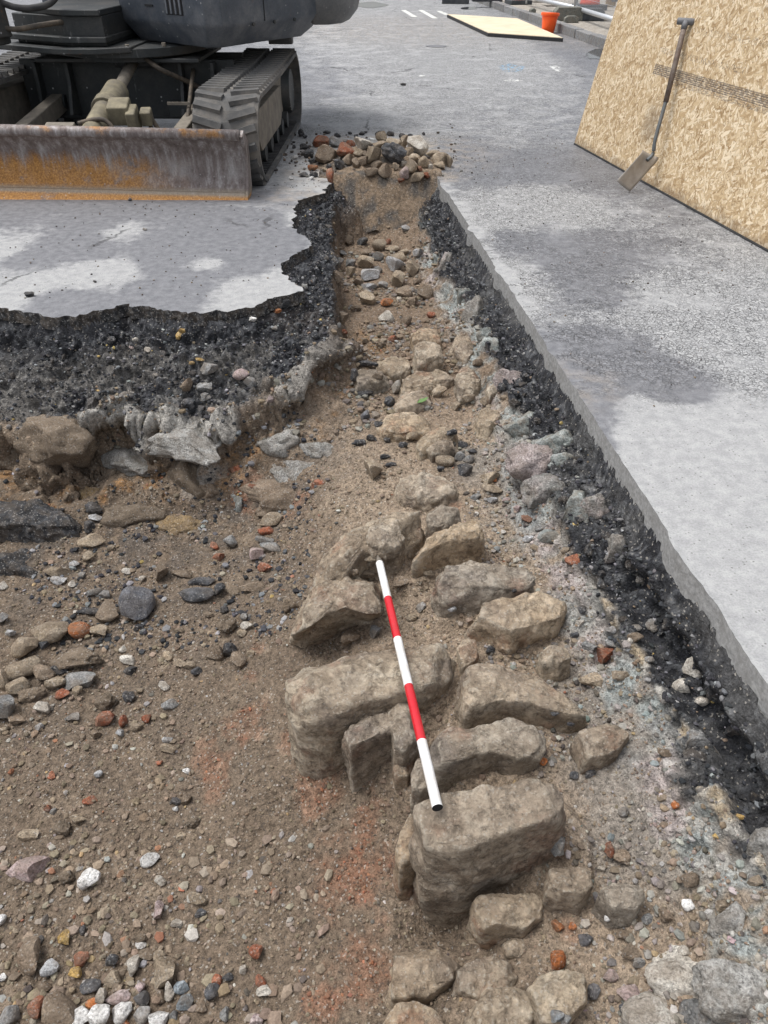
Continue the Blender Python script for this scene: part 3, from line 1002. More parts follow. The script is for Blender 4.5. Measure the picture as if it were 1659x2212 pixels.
# ------------------------------------------------------------------ road sheet with the opening
dry_shadeP = [(60, 620, .95), (180, 590, 1), (260, 580, .9), (30, 650, .8), (20, 540, .8), (120, 470, .5), (300, 485, .62), (250, 505, .75), (520, 620, .9),
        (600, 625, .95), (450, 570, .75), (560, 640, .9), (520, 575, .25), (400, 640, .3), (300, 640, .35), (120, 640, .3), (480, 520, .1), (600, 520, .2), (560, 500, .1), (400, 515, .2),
        (200, 545, .15), (60, 560, .25), (330, 555, .2), (420, 600, .3), (100, 440, .1), (300, 445, .12), (0, 455, .2), (180, 490, .3), (500, 450, .5), (600, 430, .5), (620, 480, .6), (200, 420, .3),  # low values below the dozer blade paint its shadow into the road tone
        (1400, 900, 1), (1500, 1000, 1), (1600, 1200, 1), (1650, 900, 1), (1370, 960, .95), (1450, 1080, 1), (1400, 1030, .9), (1340, 900, .5), (1310, 960, .25),
        (1200, 740, .15), (1300, 780, .1), (1400, 830, .15), (1500, 850, .2), (1260, 830, .2), (1150, 640, .6), (1100, 600, .8), (1170, 690, .55),
        (1250, 620, .25), (1400, 620, .55), (1500, 700, .75), (1600, 780, .75), (1640, 640, .7), (1450, 760, .5), (1550, 600, .6), (1350, 700, .5), (1050, 460, .8), (1150, 440, .9),
        (1250, 450, .75), (1000, 420, .5), (1350, 470, .5), (1480, 560, .5), (1100, 520, .3), (1250, 530, .2), (1400, 520, .4), (1050, 370, .1), (1150, 360, .15), (1250, 380, .2),
        (980, 320, .35), (1100, 310, .5), (1200, 320, .4), (1000, 250, .5), (1150, 250, .5), (850, 290, .75), (760, 285, .8), (850, 260, .6), (700, 260, .5), (700, 200, .3),
        (760, 200, .6), (900, 200, .5), (1050, 180, .6), (1200, 200, .5), (1000, 140, .6), (1200, 130, .55), (850, 130, .6), (700, 120, .5), (860, 90, .7), (950, 100, .5),
        (760, 60, .6), (900, 50, .65), (1000, 100, .6), (1150, 95, .5), (1280, 120, .1), (820, 20, .6), (950, 20, .6)]
dq = [S(a, b, 0)[:2] for a, b, v in dry_shadeP]
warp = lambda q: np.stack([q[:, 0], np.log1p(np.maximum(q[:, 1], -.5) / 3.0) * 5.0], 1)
dry_shade_fn = rbf_fit(warp(np.array(dq)), [v for a, b, v in dry_shadeP], 0.02)
near = []
for x in np.arange(-3.4, 3.6, 0.045):
    for y in np.arange(-0.9, 9.0, 0.045):
        near.append((x, y))
near = np.array(near) + rng.uniform(-.008, .008, (len(near), 2))
dr = np.full(len(near), 9.0)
for i in range(len(EP)):
    dr = np.minimum(dr, seg_dist(near, EP[i], EP[(i + 1) % len(EP)]))
near = near[(~inside_poly(near, EP)) & (dr > 0.075)]
far = [(x, y) for x in np.arange(-12, 3.6, .6) for y in np.arange(9.2, 34, .6)]
far += [(x, y) for x in (-90, -50, -25) for y in (-40, -20, -8, 0, 8, 20, 40, 80, 150, 260)]
far += [(x, y) for x in (-12, -6, 0, 3.5, 25, 50, 90) for y in (-40, -20, -8, -2, 40, 80, 150, 260)]
allp = [Vector((float(a), float(b))) for a, b in np.concatenate([RP, near, np.array(far)])]
nr = len(RP)
edges_in = [(i, (i + 1) % nr) for i in range(nr)]
cv, ce, cf, _, _, _ = delaunay_2d_cdt(allp, edges_in, [], 0, 1e-6)
cv = np.array([(v.x, v.y) for v in cv])
cf = np.array([f for f in cf if len(f) == 3])
cen = cv[cf].mean(1)
cf = cf[~inside_poly(cen, RP)]
a, b, c = cv[cf[:, 0]], cv[cf[:, 1]], cv[cf[:, 2]]
flip = ((b - a)[:, 0] * (c - a)[:, 1] - (b - a)[:, 1] * (c - a)[:, 0]) < 0
cf[flip] = cf[flip][:, ::-1]
R3 = np.stack([cv[:, 0], cv[:, 1], np.zeros(len(cv))], 1)
dry_shade = np.clip(dry_shade_fn(warp(cv)), 0, 1)
dry_shade = np.where((cv[:, 0] < -.3) & (cv[:, 1] < 5.6), np.clip(dry_shade * 1.05 - .14, 0, 1), dry_shade)
chip = np.where(cv[:, 0] > right_x(cv[:, 1]), 0.68, np.where(cv[:, 1] > 6.2, .55, .0))
chip *= 1 - sstep(2.75, 2.2, cv[:, 1]) * (cv[:, 0] > 0)
q = np.array([S(1340, 860)[:2]])
dust = np.zeros(len(cv))
for px, py, r, amt in ((850, 330, 1.1, .9), (700, 370, .5, .6), (640, 420, .4, .5), (960, 380, .25, .9), (980, 340, .4, .6), (860, 60, 4, .5), (1000, 65, 4, .45), (1230, 830, .3, .4), (1300, 90, 2, .5)):
    q = S(px, py)[:2]
    dust = np.maximum(dust, amt * sstep(1, .3, np.sqrt(((cv - q) ** 2).sum(1)) / r))
road = link('road', np_mesh('road', R3, cf, M['road'], None, False, {'dry_shade': dry_shade, 'chip': chip, 'dust': dust}))
tag(road, kind='structure')

# broken and sawn edge of the surface course
sawn = mat_simple('sawn_asphalt', (.30, .30, .295), 0.85, var=.4, scale=70, dirt=(.2, .195, .185), dirt_amt=.6, bumpd=.004, spec=.25)
broken = mat_stone('broken_edge_asphalt', (.02, .02, .022), (.05, .051, .054), (.24, .24, .24), rough=.8, sc=6, bumpd=.01, rnd=0, speck=.5)


def rim_mesh(kinds_, depth, lean, mat, name, seed):
    runs, cur = [], []
    for i in range(nr + 1):
        p, k = RIM[i % nr]
        if i < nr and k in kinds_:
            cur.append(i)
        else:
            if cur:
                cur.append(i % nr)
                runs.append(cur)
            cur = []
    vs_, fs_ = [], []
    L = 7
    for run in runs:
        base = len(vs_)
        for ii, i in enumerate(run):
            p = RP[i]
            j0, j1 = RP[run[max(ii - 1, 0)]], RP[run[min(ii + 1, len(run) - 1)]]
            t = (j1 - j0) / (np.linalg.norm(j1 - j0) + 1e-9)
            nin = np.array([-t[1], t[0]])
            for l in range(L):
                f = l / (L - 1)
                dpt = depth * f
                q = np.array([[p[0], p[1], dpt * 1.7]])
                o = lean * f + (fbm(q, 40, 3, seed)[0] * 0.010 * min(1, f * 3) if lean else fbm(q, 60, 2, seed)[0] * .0025 * min(1, f * 3))
                vs_.append((p[0] + nin[0] * o, p[1] + nin[1] * o, -dpt))
        for ii in range(len(run) - 1):
            for l in range(L - 1):
                A = base + ii * L + l
                fs_.append((A, A + L, A + L + 1, A + 1))
    me = np_mesh(name, np.array(vs_), np.array(fs_), mat, None, True)
    o = link(name, me, None, road)
    return o


rim_mesh(('R',), 0.095, 0.0, sawn, 'sawn_edge', 3)
rim_mesh(('T', 'P'), 0.060, 0.012, broken, 'broken_edge', 4)
rim_mesh(('F',), 0.06, 0.02, M['soil'], 'broken_edge', 6)
rim_mesh(('B',), 0.09, 0.0, broken, 'broken_edge', 5)
#PART3

# ------------------------------------------------------------------ the old stone wall in the trench
def star_ring(poly, n, c=None):
    P = np.asarray(poly, float)
    if c is None:
        x, y = P[:, 0], P[:, 1]
        x1, y1 = np.roll(x, -1), np.roll(y, -1)
        cr = x * y1 - x1 * y
        A = cr.sum() / 2
        c = np.array([((x + x1) * cr).sum(), ((y + y1) * cr).sum()]) / (6 * A)
    out = []
    for k in range(n):
        a = 2 * math.pi * k / n
        d = np.array([math.cos(a), math.sin(a)])
        best = 0.0
        for i in range(len(P)):
            p, q = P[i] - c, P[(i + 1) % len(P)] - c
            e = q - p
            den = d[0] * e[1] - d[1] * e[0]
            if abs(den) < 1e-9:
                continue
            t = (p[0] * e[1] - p[1] * e[0]) / den
            s = (p[0] * d[1] - p[1] * d[0]) / den
            if t > 0 and -1e-6 <= s <= 1 + 1e-6:
                best = max(best, t)
        out.append(best)
    return np.array(out), c


def block_mesh(name, top, zt, bot, zb, seed, mat, tilt=(0, 0), rnd=0.02, amp=1.0, n=112, dome=0.012):
    rt, ct = star_ring(top, n)
    rb, cb = star_ring(bot, n)
    for _ in range(1):
        rt = (np.roll(rt, 1) + 2 * rt + np.roll(rt, -1)) / 4
        rb = (np.roll(rb, 1) + 2 * rb + np.roll(rb, -1)) / 4
    ang = np.arange(n) * 2 * math.pi / n
    ca, sa = np.cos(ang), np.sin(ang)
    H = zt - zb
    rings = []
    mr = rt.mean()
    ins_ = np.clip(rnd / np.maximum(rt, .01), 0, .35)
    for f in (0.05, .12, 0.2, .28, 0.36, .44, 0.52, .6, .67, .74, .81, .88, .94, 1.0):
        rr = rt * (1 - ins_) * f
        z = zt - dome * f ** 2
        rings.append((ct[0] + ca * rr, ct[1] + sa * rr, np.full(n, z)))
    for th in (0.25, 0.5, 0.75, 1.0):
        a = th * math.pi / 2
        rr = rt * (1 - ins_ * (1 - math.sin(a)))
        rings.append((ct[0] + ca * rr, ct[1] + sa * rr, np.full(n, zt - dome - rnd * (1 - math.cos(a)))))
    z0 = zt - dome - rnd
    m = max(6, int((z0 - zb) / 0.013))
    for k in range(1, m + 1):
        f = k / m
        rr = rt + (rb - rt) * f
        c = ct + (cb - ct) * f
        rings.append((c[0] + ca * rr, c[1] + sa * rr, np.full(n, z0 + (zb - z0) * f)))
    Vv = np.concatenate([np.stack(r, 1) for r in rings])
    Vv = np.concatenate([Vv, [[ct[0], ct[1], zt]]])
    Vv[:, 2] += (tilt[0] * (Vv[:, 0] - ct[0]) + tilt[1] * (Vv[:, 1] - ct[1])) * np.clip((Vv[:, 2] - zb) / H, 0, 1)
    nr_ = len(rings)
    fs_ = []
    for i in range(nr_ - 1):
        for k in range(n):
            fs_.append((i * n + k, (i + 1) * n + k, (i + 1) * n + (k + 1) % n, i * n + (k + 1) % n))
    F = np.array(fs_)
    tip = len(Vv) - 1
    F = np.concatenate([F, np.array([(tip, k, (k + 1) % n, (k + 1) % n) for k in range(n)])])
    # rough, slightly faceted break surfaces
    cen = np.array([ct[0], ct[1], (zt + zb) / 2])
    d = Vv - cen
    d[:, 2] *= 1.6
    nv = d / (np.linalg.norm(d, axis=1)[:, None] + 1e-9)
    nv[: n * 13] = nv[: n * 13] * .3 + np.array([0, 0, .7])
    nv[-1] = (0, 0, 1)
    off = np.array([seed * 3.1, seed * 1.7, 0])
    pr = np.random.default_rng(seed + 40)
    csz = min(1.0, float(rt.mean()) / .16) ** 1.5
    for _ in range(20):
        th, ph = pr.uniform(0, 6.283), R(pr.uniform(8, 66))
        nn = np.array([math.cos(th) * math.cos(ph), math.sin(th) * math.cos(ph), math.sin(ph)])
        dt = (Vv - cen) @ nn
        over = np.clip(dt - (dt.max() - pr.uniform(.004, .026) * amp * csz), 0, None)
        Vv = Vv - over[:, None] * nn
    f1, f2, idw = worley(Vv + off, 8.5, seed)
    lam = np.sin((Vv[:, 2] + 0.03 * fbm(Vv + off, 9, 3, seed + 4)) * 170) * 0.0016
    disp = (idw - .5) * 0.018 * sstep(0, .25, f2 - f1) + fbm(Vv + off, 8, 4, seed, .55) * 0.016 + fbm(Vv + off, 34, 4, seed + 9, .65) * 0.011 + lam - np.abs(fbm(Vv + off, 10, 3, seed + 31, .5)) * 0.028 + 0.006
    Vv = Vv + nv * (disp * amp)[:, None]
    tri = F[:, 2] == F[:, 3]
    me = bpy.data.meshes.new(name)
    me.from_pydata(Vv.tolist(), [], [tuple(f[:3]) if t else tuple(f) for f, t in zip(F.tolist(), tri)])
    me.shade_smooth()
    me.materials.append(mat)
    return me


def z3(x, y):
    return 542.1 + .4575 * x, 1192.7 + .4575 * y


def z4(x, y):
    return 758.9 + .3921 * x, 1572 + .3921 * y


def z5(x, y):
    return 1138.4 + .3137 * x, 1301 + .3137 * y


def z6(x, y):
    return 596.3 + .3921 * x, 759 + .3921 * y


def zt_(x, y):
    return 596.3 + .3595 * x, 271 + .3595 * y


wall = empty('stone_wall', (0.25, 1.8, -0.6))
tag(wall, 'exposed old wall footing of rough sandstone blocks running along the trench floor', 'stone wall')
WALL_MESH = []
WALL_POLY = []
NW = [0]


def wstone(fn, top, zt, h=0.3, bot=None, zb=None, tilt=(0, 0), grow=1.06, rnd=0.02, amp=1.0, mat=None, dome=0.012):
    rnd *= .55
    zt += .018 + (.022 if fn in (z6, zt_) else 0)
    NW[0] += 1
    tp = np.array([S(*fn(*p), zt)[:2] for p in top])
    if bot is None:
        zb = zt - h
        c = tp.mean(0)
        bt = c + (tp - c) * grow
    else:
        bt = np.array([S(*fn(*p), zb)[:2] for p in bot])
    me = block_mesh('stone', tp, zt, bt, zb, NW[0], mat or M['wall'], tilt, rnd, amp, dome=dome)
    WALL_POLY.append((tp, zt))
    o = link('stone', me)
    o.parent = wall
    o.matrix_parent_inverse = Matrix.Translation(-wall.location)
    WALL_MESH.append(o)
    return o


# near group, far to near
wstone(z6, [(205, 1200), (240, 1100), (330, 1000), (430, 900), (560, 880), (700, 870), (820, 880), (830, 925), (740, 990), (690, 1030), (560, 1060), (470, 1090), (390, 1150), (350, 1210), (250, 1270)], -.31, .34, rnd=.025, amp=1.3, tilt=(.12, 0))
wstone(z6, [(480, 1000), (560, 930), (660, 930), (705, 985), (690, 1030), (600, 1060), (500, 1060)], -.285, .2, rnd=.02, amp=1.2)
wstone(z6, [(735, 1085), (830, 1005), (960, 955), (1100, 920), (1150, 960), (1140, 1010), (1060, 1035), (950, 1040), (850, 1060), (780, 1100)], -.29, .25, grow=1.12, rnd=.02, amp=1.2, tilt=(.1, .1))
wstone(z6, [(840, 860), (900, 820), (1010, 850), (1020, 880), (960, 920), (870, 950), (830, 930)], -.32, .2, rnd=.02)
wstone(z6, [(890, 1190), (960, 1160), (1100, 1140), (1250, 1130), (1400, 1150), (1440, 1190), (1400, 1250), (1290, 1290), (1150, 1300), (1040, 1300), (930, 1310), (890, 1260)], -.285, .28, rnd=.012, tilt=(-.12, 0))
wstone(z3, [(1030, 280), (1090, 235), (1180, 210), (1330, 180), (1460, 185), (1500, 220), (1480, 285), (1380, 305), (1280, 345), (1230, 375), (1180, 340), (1120, 305)], -.285, .26, rnd=.01, tilt=(-.10, 0))
wstone(z3, [(290, 160), (360, 122), (430, 138), (480, 110), (545, 150), (640, 255), (560, 268), (470, 245), (380, 250), (300, 260), (240, 330), (250, 240)], -.31, bot=[(175, 430), (215, 500), (340, 475), (430, 440), (560, 400), (640, 330), (650, 250), (480, 105), (300, 150), (215, 330)], zb=-.64, rnd=.012, amp=1.3, tilt=(.12, .12))
wstone(z3, [(150, 560), (165, 515), (200, 498), (300, 480), (450, 460), (650, 425), (760, 405), (900, 395), (975, 415), (985, 460), (930, 560), (830, 615), (700, 650), (560, 680), (430, 735), (300, 765), (200, 745), (155, 660)], -.285, .5, grow=.98, rnd=.028, amp=1.0, tilt=(-.05, 0))
wstone(z3, [(430, 830), (480, 790), (560, 742), (650, 720), (690, 770), (680, 830), (600, 850), (520, 880), (470, 905)], -.35, .36, grow=1.02, rnd=.015)
wstone(z3, [(645, 715), (690, 670), (745, 680), (775, 740), (785, 860), (720, 915), (680, 880), (655, 790)], -.345, .25, rnd=.015)
wstone(z3, [(985, 590), (1020, 530), (1100, 510), (1230, 515), (1330, 560), (1420, 620), (1560, 650), (1640, 680), (1600, 725), (1480, 730), (1400, 710), (1300, 695), (1200, 690), (1100, 715), (1040, 755), (1005, 715), (990, 660)], -.295, .3, rnd=.012, tilt=(-.12, 0))
wstone(z3, [(855, 880), (880, 825), (950, 815), (1050, 810), (1150, 780), (1240, 755), (1330, 765), (1400, 810), (1415, 880), (1380, 930), (1280, 950), (1150, 930), (1040, 945), (950, 980), (880, 1000), (850, 950)], -.29, .26, grow=.97, rnd=.014, tilt=(-.05, 0))
wstone(z3, [(755, 1020), (790, 960), (840, 950), (850, 1010), (850, 1090), (800, 1120), (760, 1110)], -.40, .3, rnd=.015)
wstone(z3, [(670, 1000), (720, 930), (760, 930), (770, 1000), (740, 1050), (680, 1050)], -.45, .3, rnd=.015)
wstone(z4, [(340, 375), (420, 340), (560, 310), (720, 280), (860, 245), (980, 225), (1090, 240), (1180, 300), (1240, 370), (1230, 440), (1160, 490), (1080, 495), (960, 525), (840, 565), (740, 605), (640, 630), (520, 630), (420, 615), (375, 520), (335, 440)], -.225,
       .48, grow=.95, rnd=.02, amp=1.0, tilt=(.0, .04))
wstone(z4, [(245, 640), (275, 530), (330, 440), (360, 470), (380, 560), (390, 640), (340, 700), (270, 720)], -.42, .36, rnd=.02)
wstone(z4, [(665, 935), (700, 900), (850, 900), (1000, 880), (1080, 930), (1060, 1010), (960, 1085), (860, 1065), (720, 1075), (670, 1000)], -.45, .32, grow=1.0, rnd=.012)
wstone(z4, [(1075, 800), (1110, 745), (1220, 735), (1320, 770), (1340, 850), (1280, 900), (1160, 900), (1090, 870)], -.37, .25, rnd=.02)
wstone(z4, [(245, 1210), (330, 1180), (450, 1190), (530, 1240), (610, 1285), (590, 1350), (530, 1400), (420, 1465), (300, 1475), (215, 1460), (230, 1300)], -.52, .3, rnd=.02)
wstone(z4, [(590, 1300), (700, 1255), (880, 1265), (960, 1330), (880, 1420), (700, 1470), (590, 1420)], -.50, .2, rnd=.03, amp=1.2)
wstone(z4, [(190, 1570), (250, 1500), (340, 1490), (430, 1530), (490, 1600), (520, 1700), (200, 1720), (150, 1640)], -.50, .25, rnd=.02)
wstone(z4, [(640, 1500), (740, 1410), (910, 1385), (1040, 1450), (1040, 1580), (920, 1720), (700, 1720), (600, 1620)], -.455, .25, rnd=.03, amp=1.2)
wstone(z4, [(990, 1410), (1080, 1320), (1190, 1305), (1290, 1380), (1300, 1510), (1220, 1620), (1060, 1600)], -.41, .22, rnd=.025, amp=1.2)
wstone(z4, [(-60, 1590), (40, 1570), (150, 1600), (190, 1680), (60, 1760), (-100, 1720)], -.66, .2, rnd=.02)
wstone(z4, [(1380, 880), (1450, 830), (1600, 840), (1640, 900), (1580, 980), (1450, 980)], -.345, .2, rnd=.02)
wstone(z4, [(830, 1180), (880, 1140), (950, 1160), (970, 1210), (930, 1250), (860, 1240)], -.52, .2, rnd=.015)
wstone(z5, [(355, 885), (430, 840), (560, 830), (680, 840), (700, 900), (640, 980), (540, 1030), (410, 1050), (390, 970)], -.335, .22, rnd=.015)
wstone(z3, [(965, 420), (1000, 395), (1060, 390), (1080, 450), (1060, 500), (1000, 520)], -.335, .2, rnd=.012)
wstone(z3, [(1370, 450), (1420, 420), (1490, 440), (1515, 490), (1460, 510), (1390, 500)], -.325, .2, rnd=.012)
wstone(z3, [(1550, 830), (1600, 810), (1660, 830)] + [(1700, 900), (1640, 950), (1580, 940)], -.335, .2, rnd=.012)
# far group
wstone(z6, [(640, 720), (700, 650), (800, 640), (920, 650), (1010, 700), (1000, 760), (930, 790), (800, 800), (690, 790)], -.375, .2, rnd=.03, amp=1.2)
wstone(z6, [(550, 390), (600, 330), (720, 310), (850, 340), (850, 400), (800, 430), (690, 440), (590, 430)], -.375, .2, rnd=.02)
wstone(z6, [(770, 500), (830, 430), (900, 400), (1000, 420), (960, 470), (880, 500), (800, 525)], -.36, .2, rnd=.012)
wstone(z6, [(825, 510), (880, 478), (960, 475), (990, 510), (940, 540), (860, 545)], -.365, .15, rnd=.01)
wstone(z6, [(430, 120), (450, 95), (540, 85), (610, 95), (620, 130), (560, 150), (450, 150)], -.35, .2, rnd=.01)
wstone(z6, [(540, 60), (620, 25), (720, 30), (740, 80), (700, 110), (620, 95), (560, 85)], -.35, .2, rnd=.01)
wstone(z6, [(690, 150), (760, 95), (900, 85), (1000, 110), (990, 150), (900, 170), (760, 185), (700, 180)], -.36, .2, rnd=.012)
wstone(z6, [(640, 240), (720, 210), (840, 220), (850, 270), (760, 290), (660, 290)], -.385, .15, rnd=.015)
wstone(z6, [(990, 110), (1050, 65), (1110, 85), (1130, 140), (1090, 190), (1010, 190)], -.31, .2, rnd=.025)
wstone(zt_, [(830, 1315), (900, 1290), (980, 1300), (1010, 1360), (950, 1375), (850, 1385)], -.275, .22, grow=1.08, rnd=.01)
wstone(zt_, [(800, 1230), (870, 1195), (980, 1205), (1010, 1260), (930, 1285), (830, 1290)], -.33, .2, rnd=.02)
wstone(zt_, [(1060, 1280), (1110, 1240), (1180, 1260), (1200, 1330), (1150, 1380), (1080, 1350)], -.30, .2, rnd=.02)
wstone(z6, [(1100, 330), (1140, 290), (1220, 300), (1240, 350), (1180, 390), (1110, 380)], -.32, .2, rnd=.02)
wstone(z6, [(1240, 200), (1180, 230), (1160, 190), (1200, 160), (1250, 165)], -.30, .2, rnd=.015)

# earth banked up against the stones, then the ground sheet itself
near_w = (TV[:, 1] < 3.6) & (TV[:, 1] > .4) & (TV[:, 0] > -.6) & (TV[:, 2] > -.54)
iw = np.where(near_w)[0]
Xw = TV[iw][:, :2]
rise = np.full(len(iw), -9.0)
for tp, zt in WALL_POLY:
    c = tp.mean(0)
    rad = np.sqrt(((tp - c) ** 2).sum(1)).max() + .12
    nb_ = ((Xw - c) ** 2).sum(1) < rad * rad
    if not nb_.any():
        continue
    q_ = Xw[nb_]
    dd_ = np.min([seg_dist(q_, tp[i], tp[(i + 1) % len(tp)]) for i in range(len(tp))], 0)
    dd_ = np.where(inside_poly(q_, tp), 0, dd_)
    lvl = zt - .12 - dd_ * 1.1 + .018 * fbm(np.c_[q_, q_[:, 0] * 0], 9, 3, 66)
    rise[nb_] = np.maximum(rise[nb_], np.where(dd_ < .09, lvl, -9))
z0_ = TV[iw, 2]
lift = np.clip(rise - z0_, 0, .04)
TV[iw, 2] = z0_ + lift * sstep(-.54, -.46, z0_)
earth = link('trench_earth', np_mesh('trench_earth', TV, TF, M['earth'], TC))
tag(earth, kind='structure')

# ------------------------------------------------------------------ lumps of concrete and clinker sticking out of the banks
def rock_mesh(name, seed, level=3, cuts=9, rough=0.10, facet=0.62, fine=0.05):
    bm = bmesh.new()
    bmesh.ops.create_icosphere(bm, subdivisions=level, radius=1.0)
    Vv = np.array([v.co[:] for v in bm.verts])
    r_ = np.random.default_rng(seed)
    for k in range(cuts):
        n_ = r_.normal(size=3)
        n_ /= np.linalg.norm(n_)
        c = facet + r_.uniform(-.1, .22)
        dt = Vv @ n_
        over = np.clip(dt - c, 0, None)
        Vv = Vv - over[:, None] * n_
    Vv = Vv * (1 + rough * fbm(Vv + seed, 1.5, 3, seed)[:, None] + fine * fbm(Vv + seed, 5, 3, seed + 5)[:, None])
    Vv = (Vv - (Vv.max(0) + Vv.min(0)) / 2) / (Vv.max(0) - Vv.min(0))
    for v, c in zip(bm.verts, Vv):
        v.co = c
    me = bpy.data.meshes.new(name)
    bm.to_mesh(me)
    bm.free()
    return me


ANG = [rock_mesh('angular_rock', 100 + i, 3, 11, .08, .55, .05) for i in range(16)]
RND = [rock_mesh('rounded_rock', 200 + i, 3, 4, .10, .75, .03) for i in range(8)]
LMP = [rock_mesh('crumbly_rock', 300 + i, 4, 6, .32, .6, .22) for i in range(10)]
for me in ANG:
    me.shade_smooth()
    me.set_sharp_from_angle(angle=R(32))
for me in RND + LMP:
    me.shade_smooth()
CACHE = {}


def variant(me, mat):
    key = (me.name, mat.name)
    if key not in CACHE:
        c = me.copy()
        c.materials.clear()
        c.materials.append(mat)
        CACHE[key] = c
    return CACHE[key]


# solid ground for setting things down
def bvh_all():
    vs_, fs_ = TV.tolist(), TF.tolist()
    for o in WALL_MESH:
        b = len(vs_)
        vs_ += [tuple(v.co) for v in o.data.vertices]
        fs_ += [tuple(b + i for i in p.vertices) for p in o.data.polygons]
    for o in (road,):
        b = len(vs_)
        vs_ += [tuple(v.co) for v in o.data.vertices]
        fs_ += [tuple(b + i for i in p.vertices) for p in o.data.polygons]
    return BVHTree.FromPolygons(vs_, fs_)


# spoil heap under the stones at the far end
hx, hy = np.meshgrid(np.arange(-0.95, 0.75, 0.014), np.arange(5.70, 7.0, 0.016))
hp = np.stack([hx.ravel(), hy.ravel()], 1)
e1 = np.sqrt(((hp[:, 0] + 0.02) / 0.62) ** 2 + ((hp[:, 1] - 6.40) / 0.42) ** 2)
hz = 0.15 * sstep(1.05, 0.1, e1 + .12 * fbm(np.c_[hp, hp[:, 0] * 0], 6, 4, 8)) - 0.012
hz += 0.012 * fbm(np.c_[hp, hp[:, 0] * 0], 25, 4, 18) * sstep(0.0, .02, hz)
e2 = sstep(6.02, 5.93, hp[:, 1])
hz = np.where((hp[:, 1] < 6.10) & (np.abs(hp[:, 0] + .03) < .47), 0.03 + .02 * fbm(np.c_[hp, hp[:, 0] * 0], 14, 3, 28) - np.clip(5.95 + .08 * sstep(-.25, .35, hp[:, 0]) + .03 * fbm(np.c_[hp[:, 0], hp[:, 0] * 0, hp[:, 0] * 0], 9, 3, 5) - hp[:, 1], 0, 1) * 1.25, hz)
HV = np.c_[hp, hz]
nyh, nxh = hx.shape
ih = np.arange(nyh * nxh).reshape(nyh, nxh)
HF = np.stack([ih[:-1, :-1].ravel(), ih[:-1, 1:].ravel(), ih[1:, 1:].ravel(), ih[1:, :-1].ravel()], 1)
HF = HF[((hz[HF] > -0.008) | ((HV[HF][:, :, 1] < 6.05) & (np.abs(HV[HF][:, :, 0] + .03) < .46))).any(1)]
hn = fbm(HV, 12, 4, 91)
HC = np.array([.22, .165, .115]) + (np.array([.10, .09, .08]) - np.array([.22, .165, .115])) * sstep(-.1, .3, hn)[:, None]
HC = HC + (np.array([.045, .046, .05]) - HC) * (sstep(-.45, -.62, HV[:, 0]) * .8)[:, None]
heap = link('heap_spoil', np_mesh('heap_spoil', HV, HF, M['earth'], HC))
tag(heap, kind='stuff')
tag(heap, 'low mound of brown spoil under the stones at the far trench end', 'spoil')
GROUND = bvh_all()
HEAPB = BVHTree.FromPolygons(HV.tolist(), HF.tolist())


def hit(px, py):
    d = Vector(sight(px, py)).normalized()
    best = None
    for tr in (GROUND, HEAPB):
        r = tr.ray_cast(Vector(EYE), d, 60)
        if r[0] is not None and (best is None or r[3] < best[3]):
            best = r
    if best is None:
        return Vector(S(px, py, 0)), Vector((0, 0, 1))
    n_ = best[1]
    return best[0], n_ if n_.z > 0 else -n_


def lump(name, px, py, w, h, mat, parent, pool=LMP, i=0, sink=.25, rot=0.0, thick=.8):
    """a piece bedded in a bank: w, h are its seen width and height"""
    p, n_ = hit(px, py)
    k = depth_of(p) / FPX
    o = link(name, variant(pool[i % len(pool)], mat))
    o.scale = (w * k * 1.12, max(w, h) * k * thick, h * k * 1.25)
    o.rotation_euler = (0, 0, rot)
    o.location = p + n_ * (0.12 - sink) * h * k
    if parent:
        o.parent = parent
    return o


BANK = [  # px, py, w, h, kind
    (280, 985, 150, 50, 'concrete'), (420, 945, 150, 50, 'concrete'),
    (610, 960, 100, 60, 'concrete'), (690, 970, 90, 50, 'concrete'), (650, 1015, 130, 45, 'concrete'),
    (120, 940, 170, 100, 'soil'), (25, 975, 130, 110, 'soil'), (195, 1065, 70, 45, 'ochre'), (385, 1128, 110, 34, 'ochre'),
    (290, 1110, 130, 60, 'soil'), (400, 1040, 120, 110, 'soil'), (590, 1058, 130, 40, 'brown'), (505, 1015, 35, 24, 'brick'),
    (610, 1070, 130, 60, 'brown'), (510, 1095, 35, 45, 'green'), (690, 1045, 40, 30, 'brick'), (665, 880, 90, 60, 'brown'), (450, 1065, 60, 50, 'brown'),
    (1165, 1000, 110, 70, 'pinkc'), (1120, 990, 70, 90, 'concrete_tint'), (1190, 1045, 120, 60, 'concrete_tint'), (1250, 1090, 60, 110, 'green'), (1130, 920, 80, 60, 'green'),
    (1290, 1095, 80, 100, 'concrete_tint'), (1095, 830, 60, 60, 'pinkc'), (1060, 760, 60, 50, 'green'), (1015, 690, 60, 85, 'concrete'), (1050, 720, 40, 40, 'green'),
    (960, 580, 30, 60, 'concrete_tint'), (1000, 640, 30, 40, 'green'), (1340, 1170, 50, 70, 'concrete_tint'),
    (1525, 1600, 70, 60, 'grey'), (1180, 960, 90, 60, 'green'), (1220, 990, 60, 60, 'green'), (1360, 1230, 50, 70, 'concrete_tint'), (1640, 1860, 60, 120, 'concrete'),
    (1575, 2000, 110, 100, 'concrete'), (1490, 2100, 200, 120, 'pale'), (1600, 2150, 180, 110, 'concrete'), (1420, 2190, 150, 90, 'pale'), (1540, 2200, 150, 80, 'grey')]
M['ochre'] = mat_stone('ochre_sandstone', (.17, .115, .06), (.27, .19, .10), (.38, .28, .16), sc=2.4, rnd=.1, bumpd=.01)
M['pinkc'] = mat_stone('pink_concrete', (.25, .21, .195), (.38, .32, .305), (.49, .43, .415), sc=2.0, rnd=.1, bumpd=.012, speck=.4)
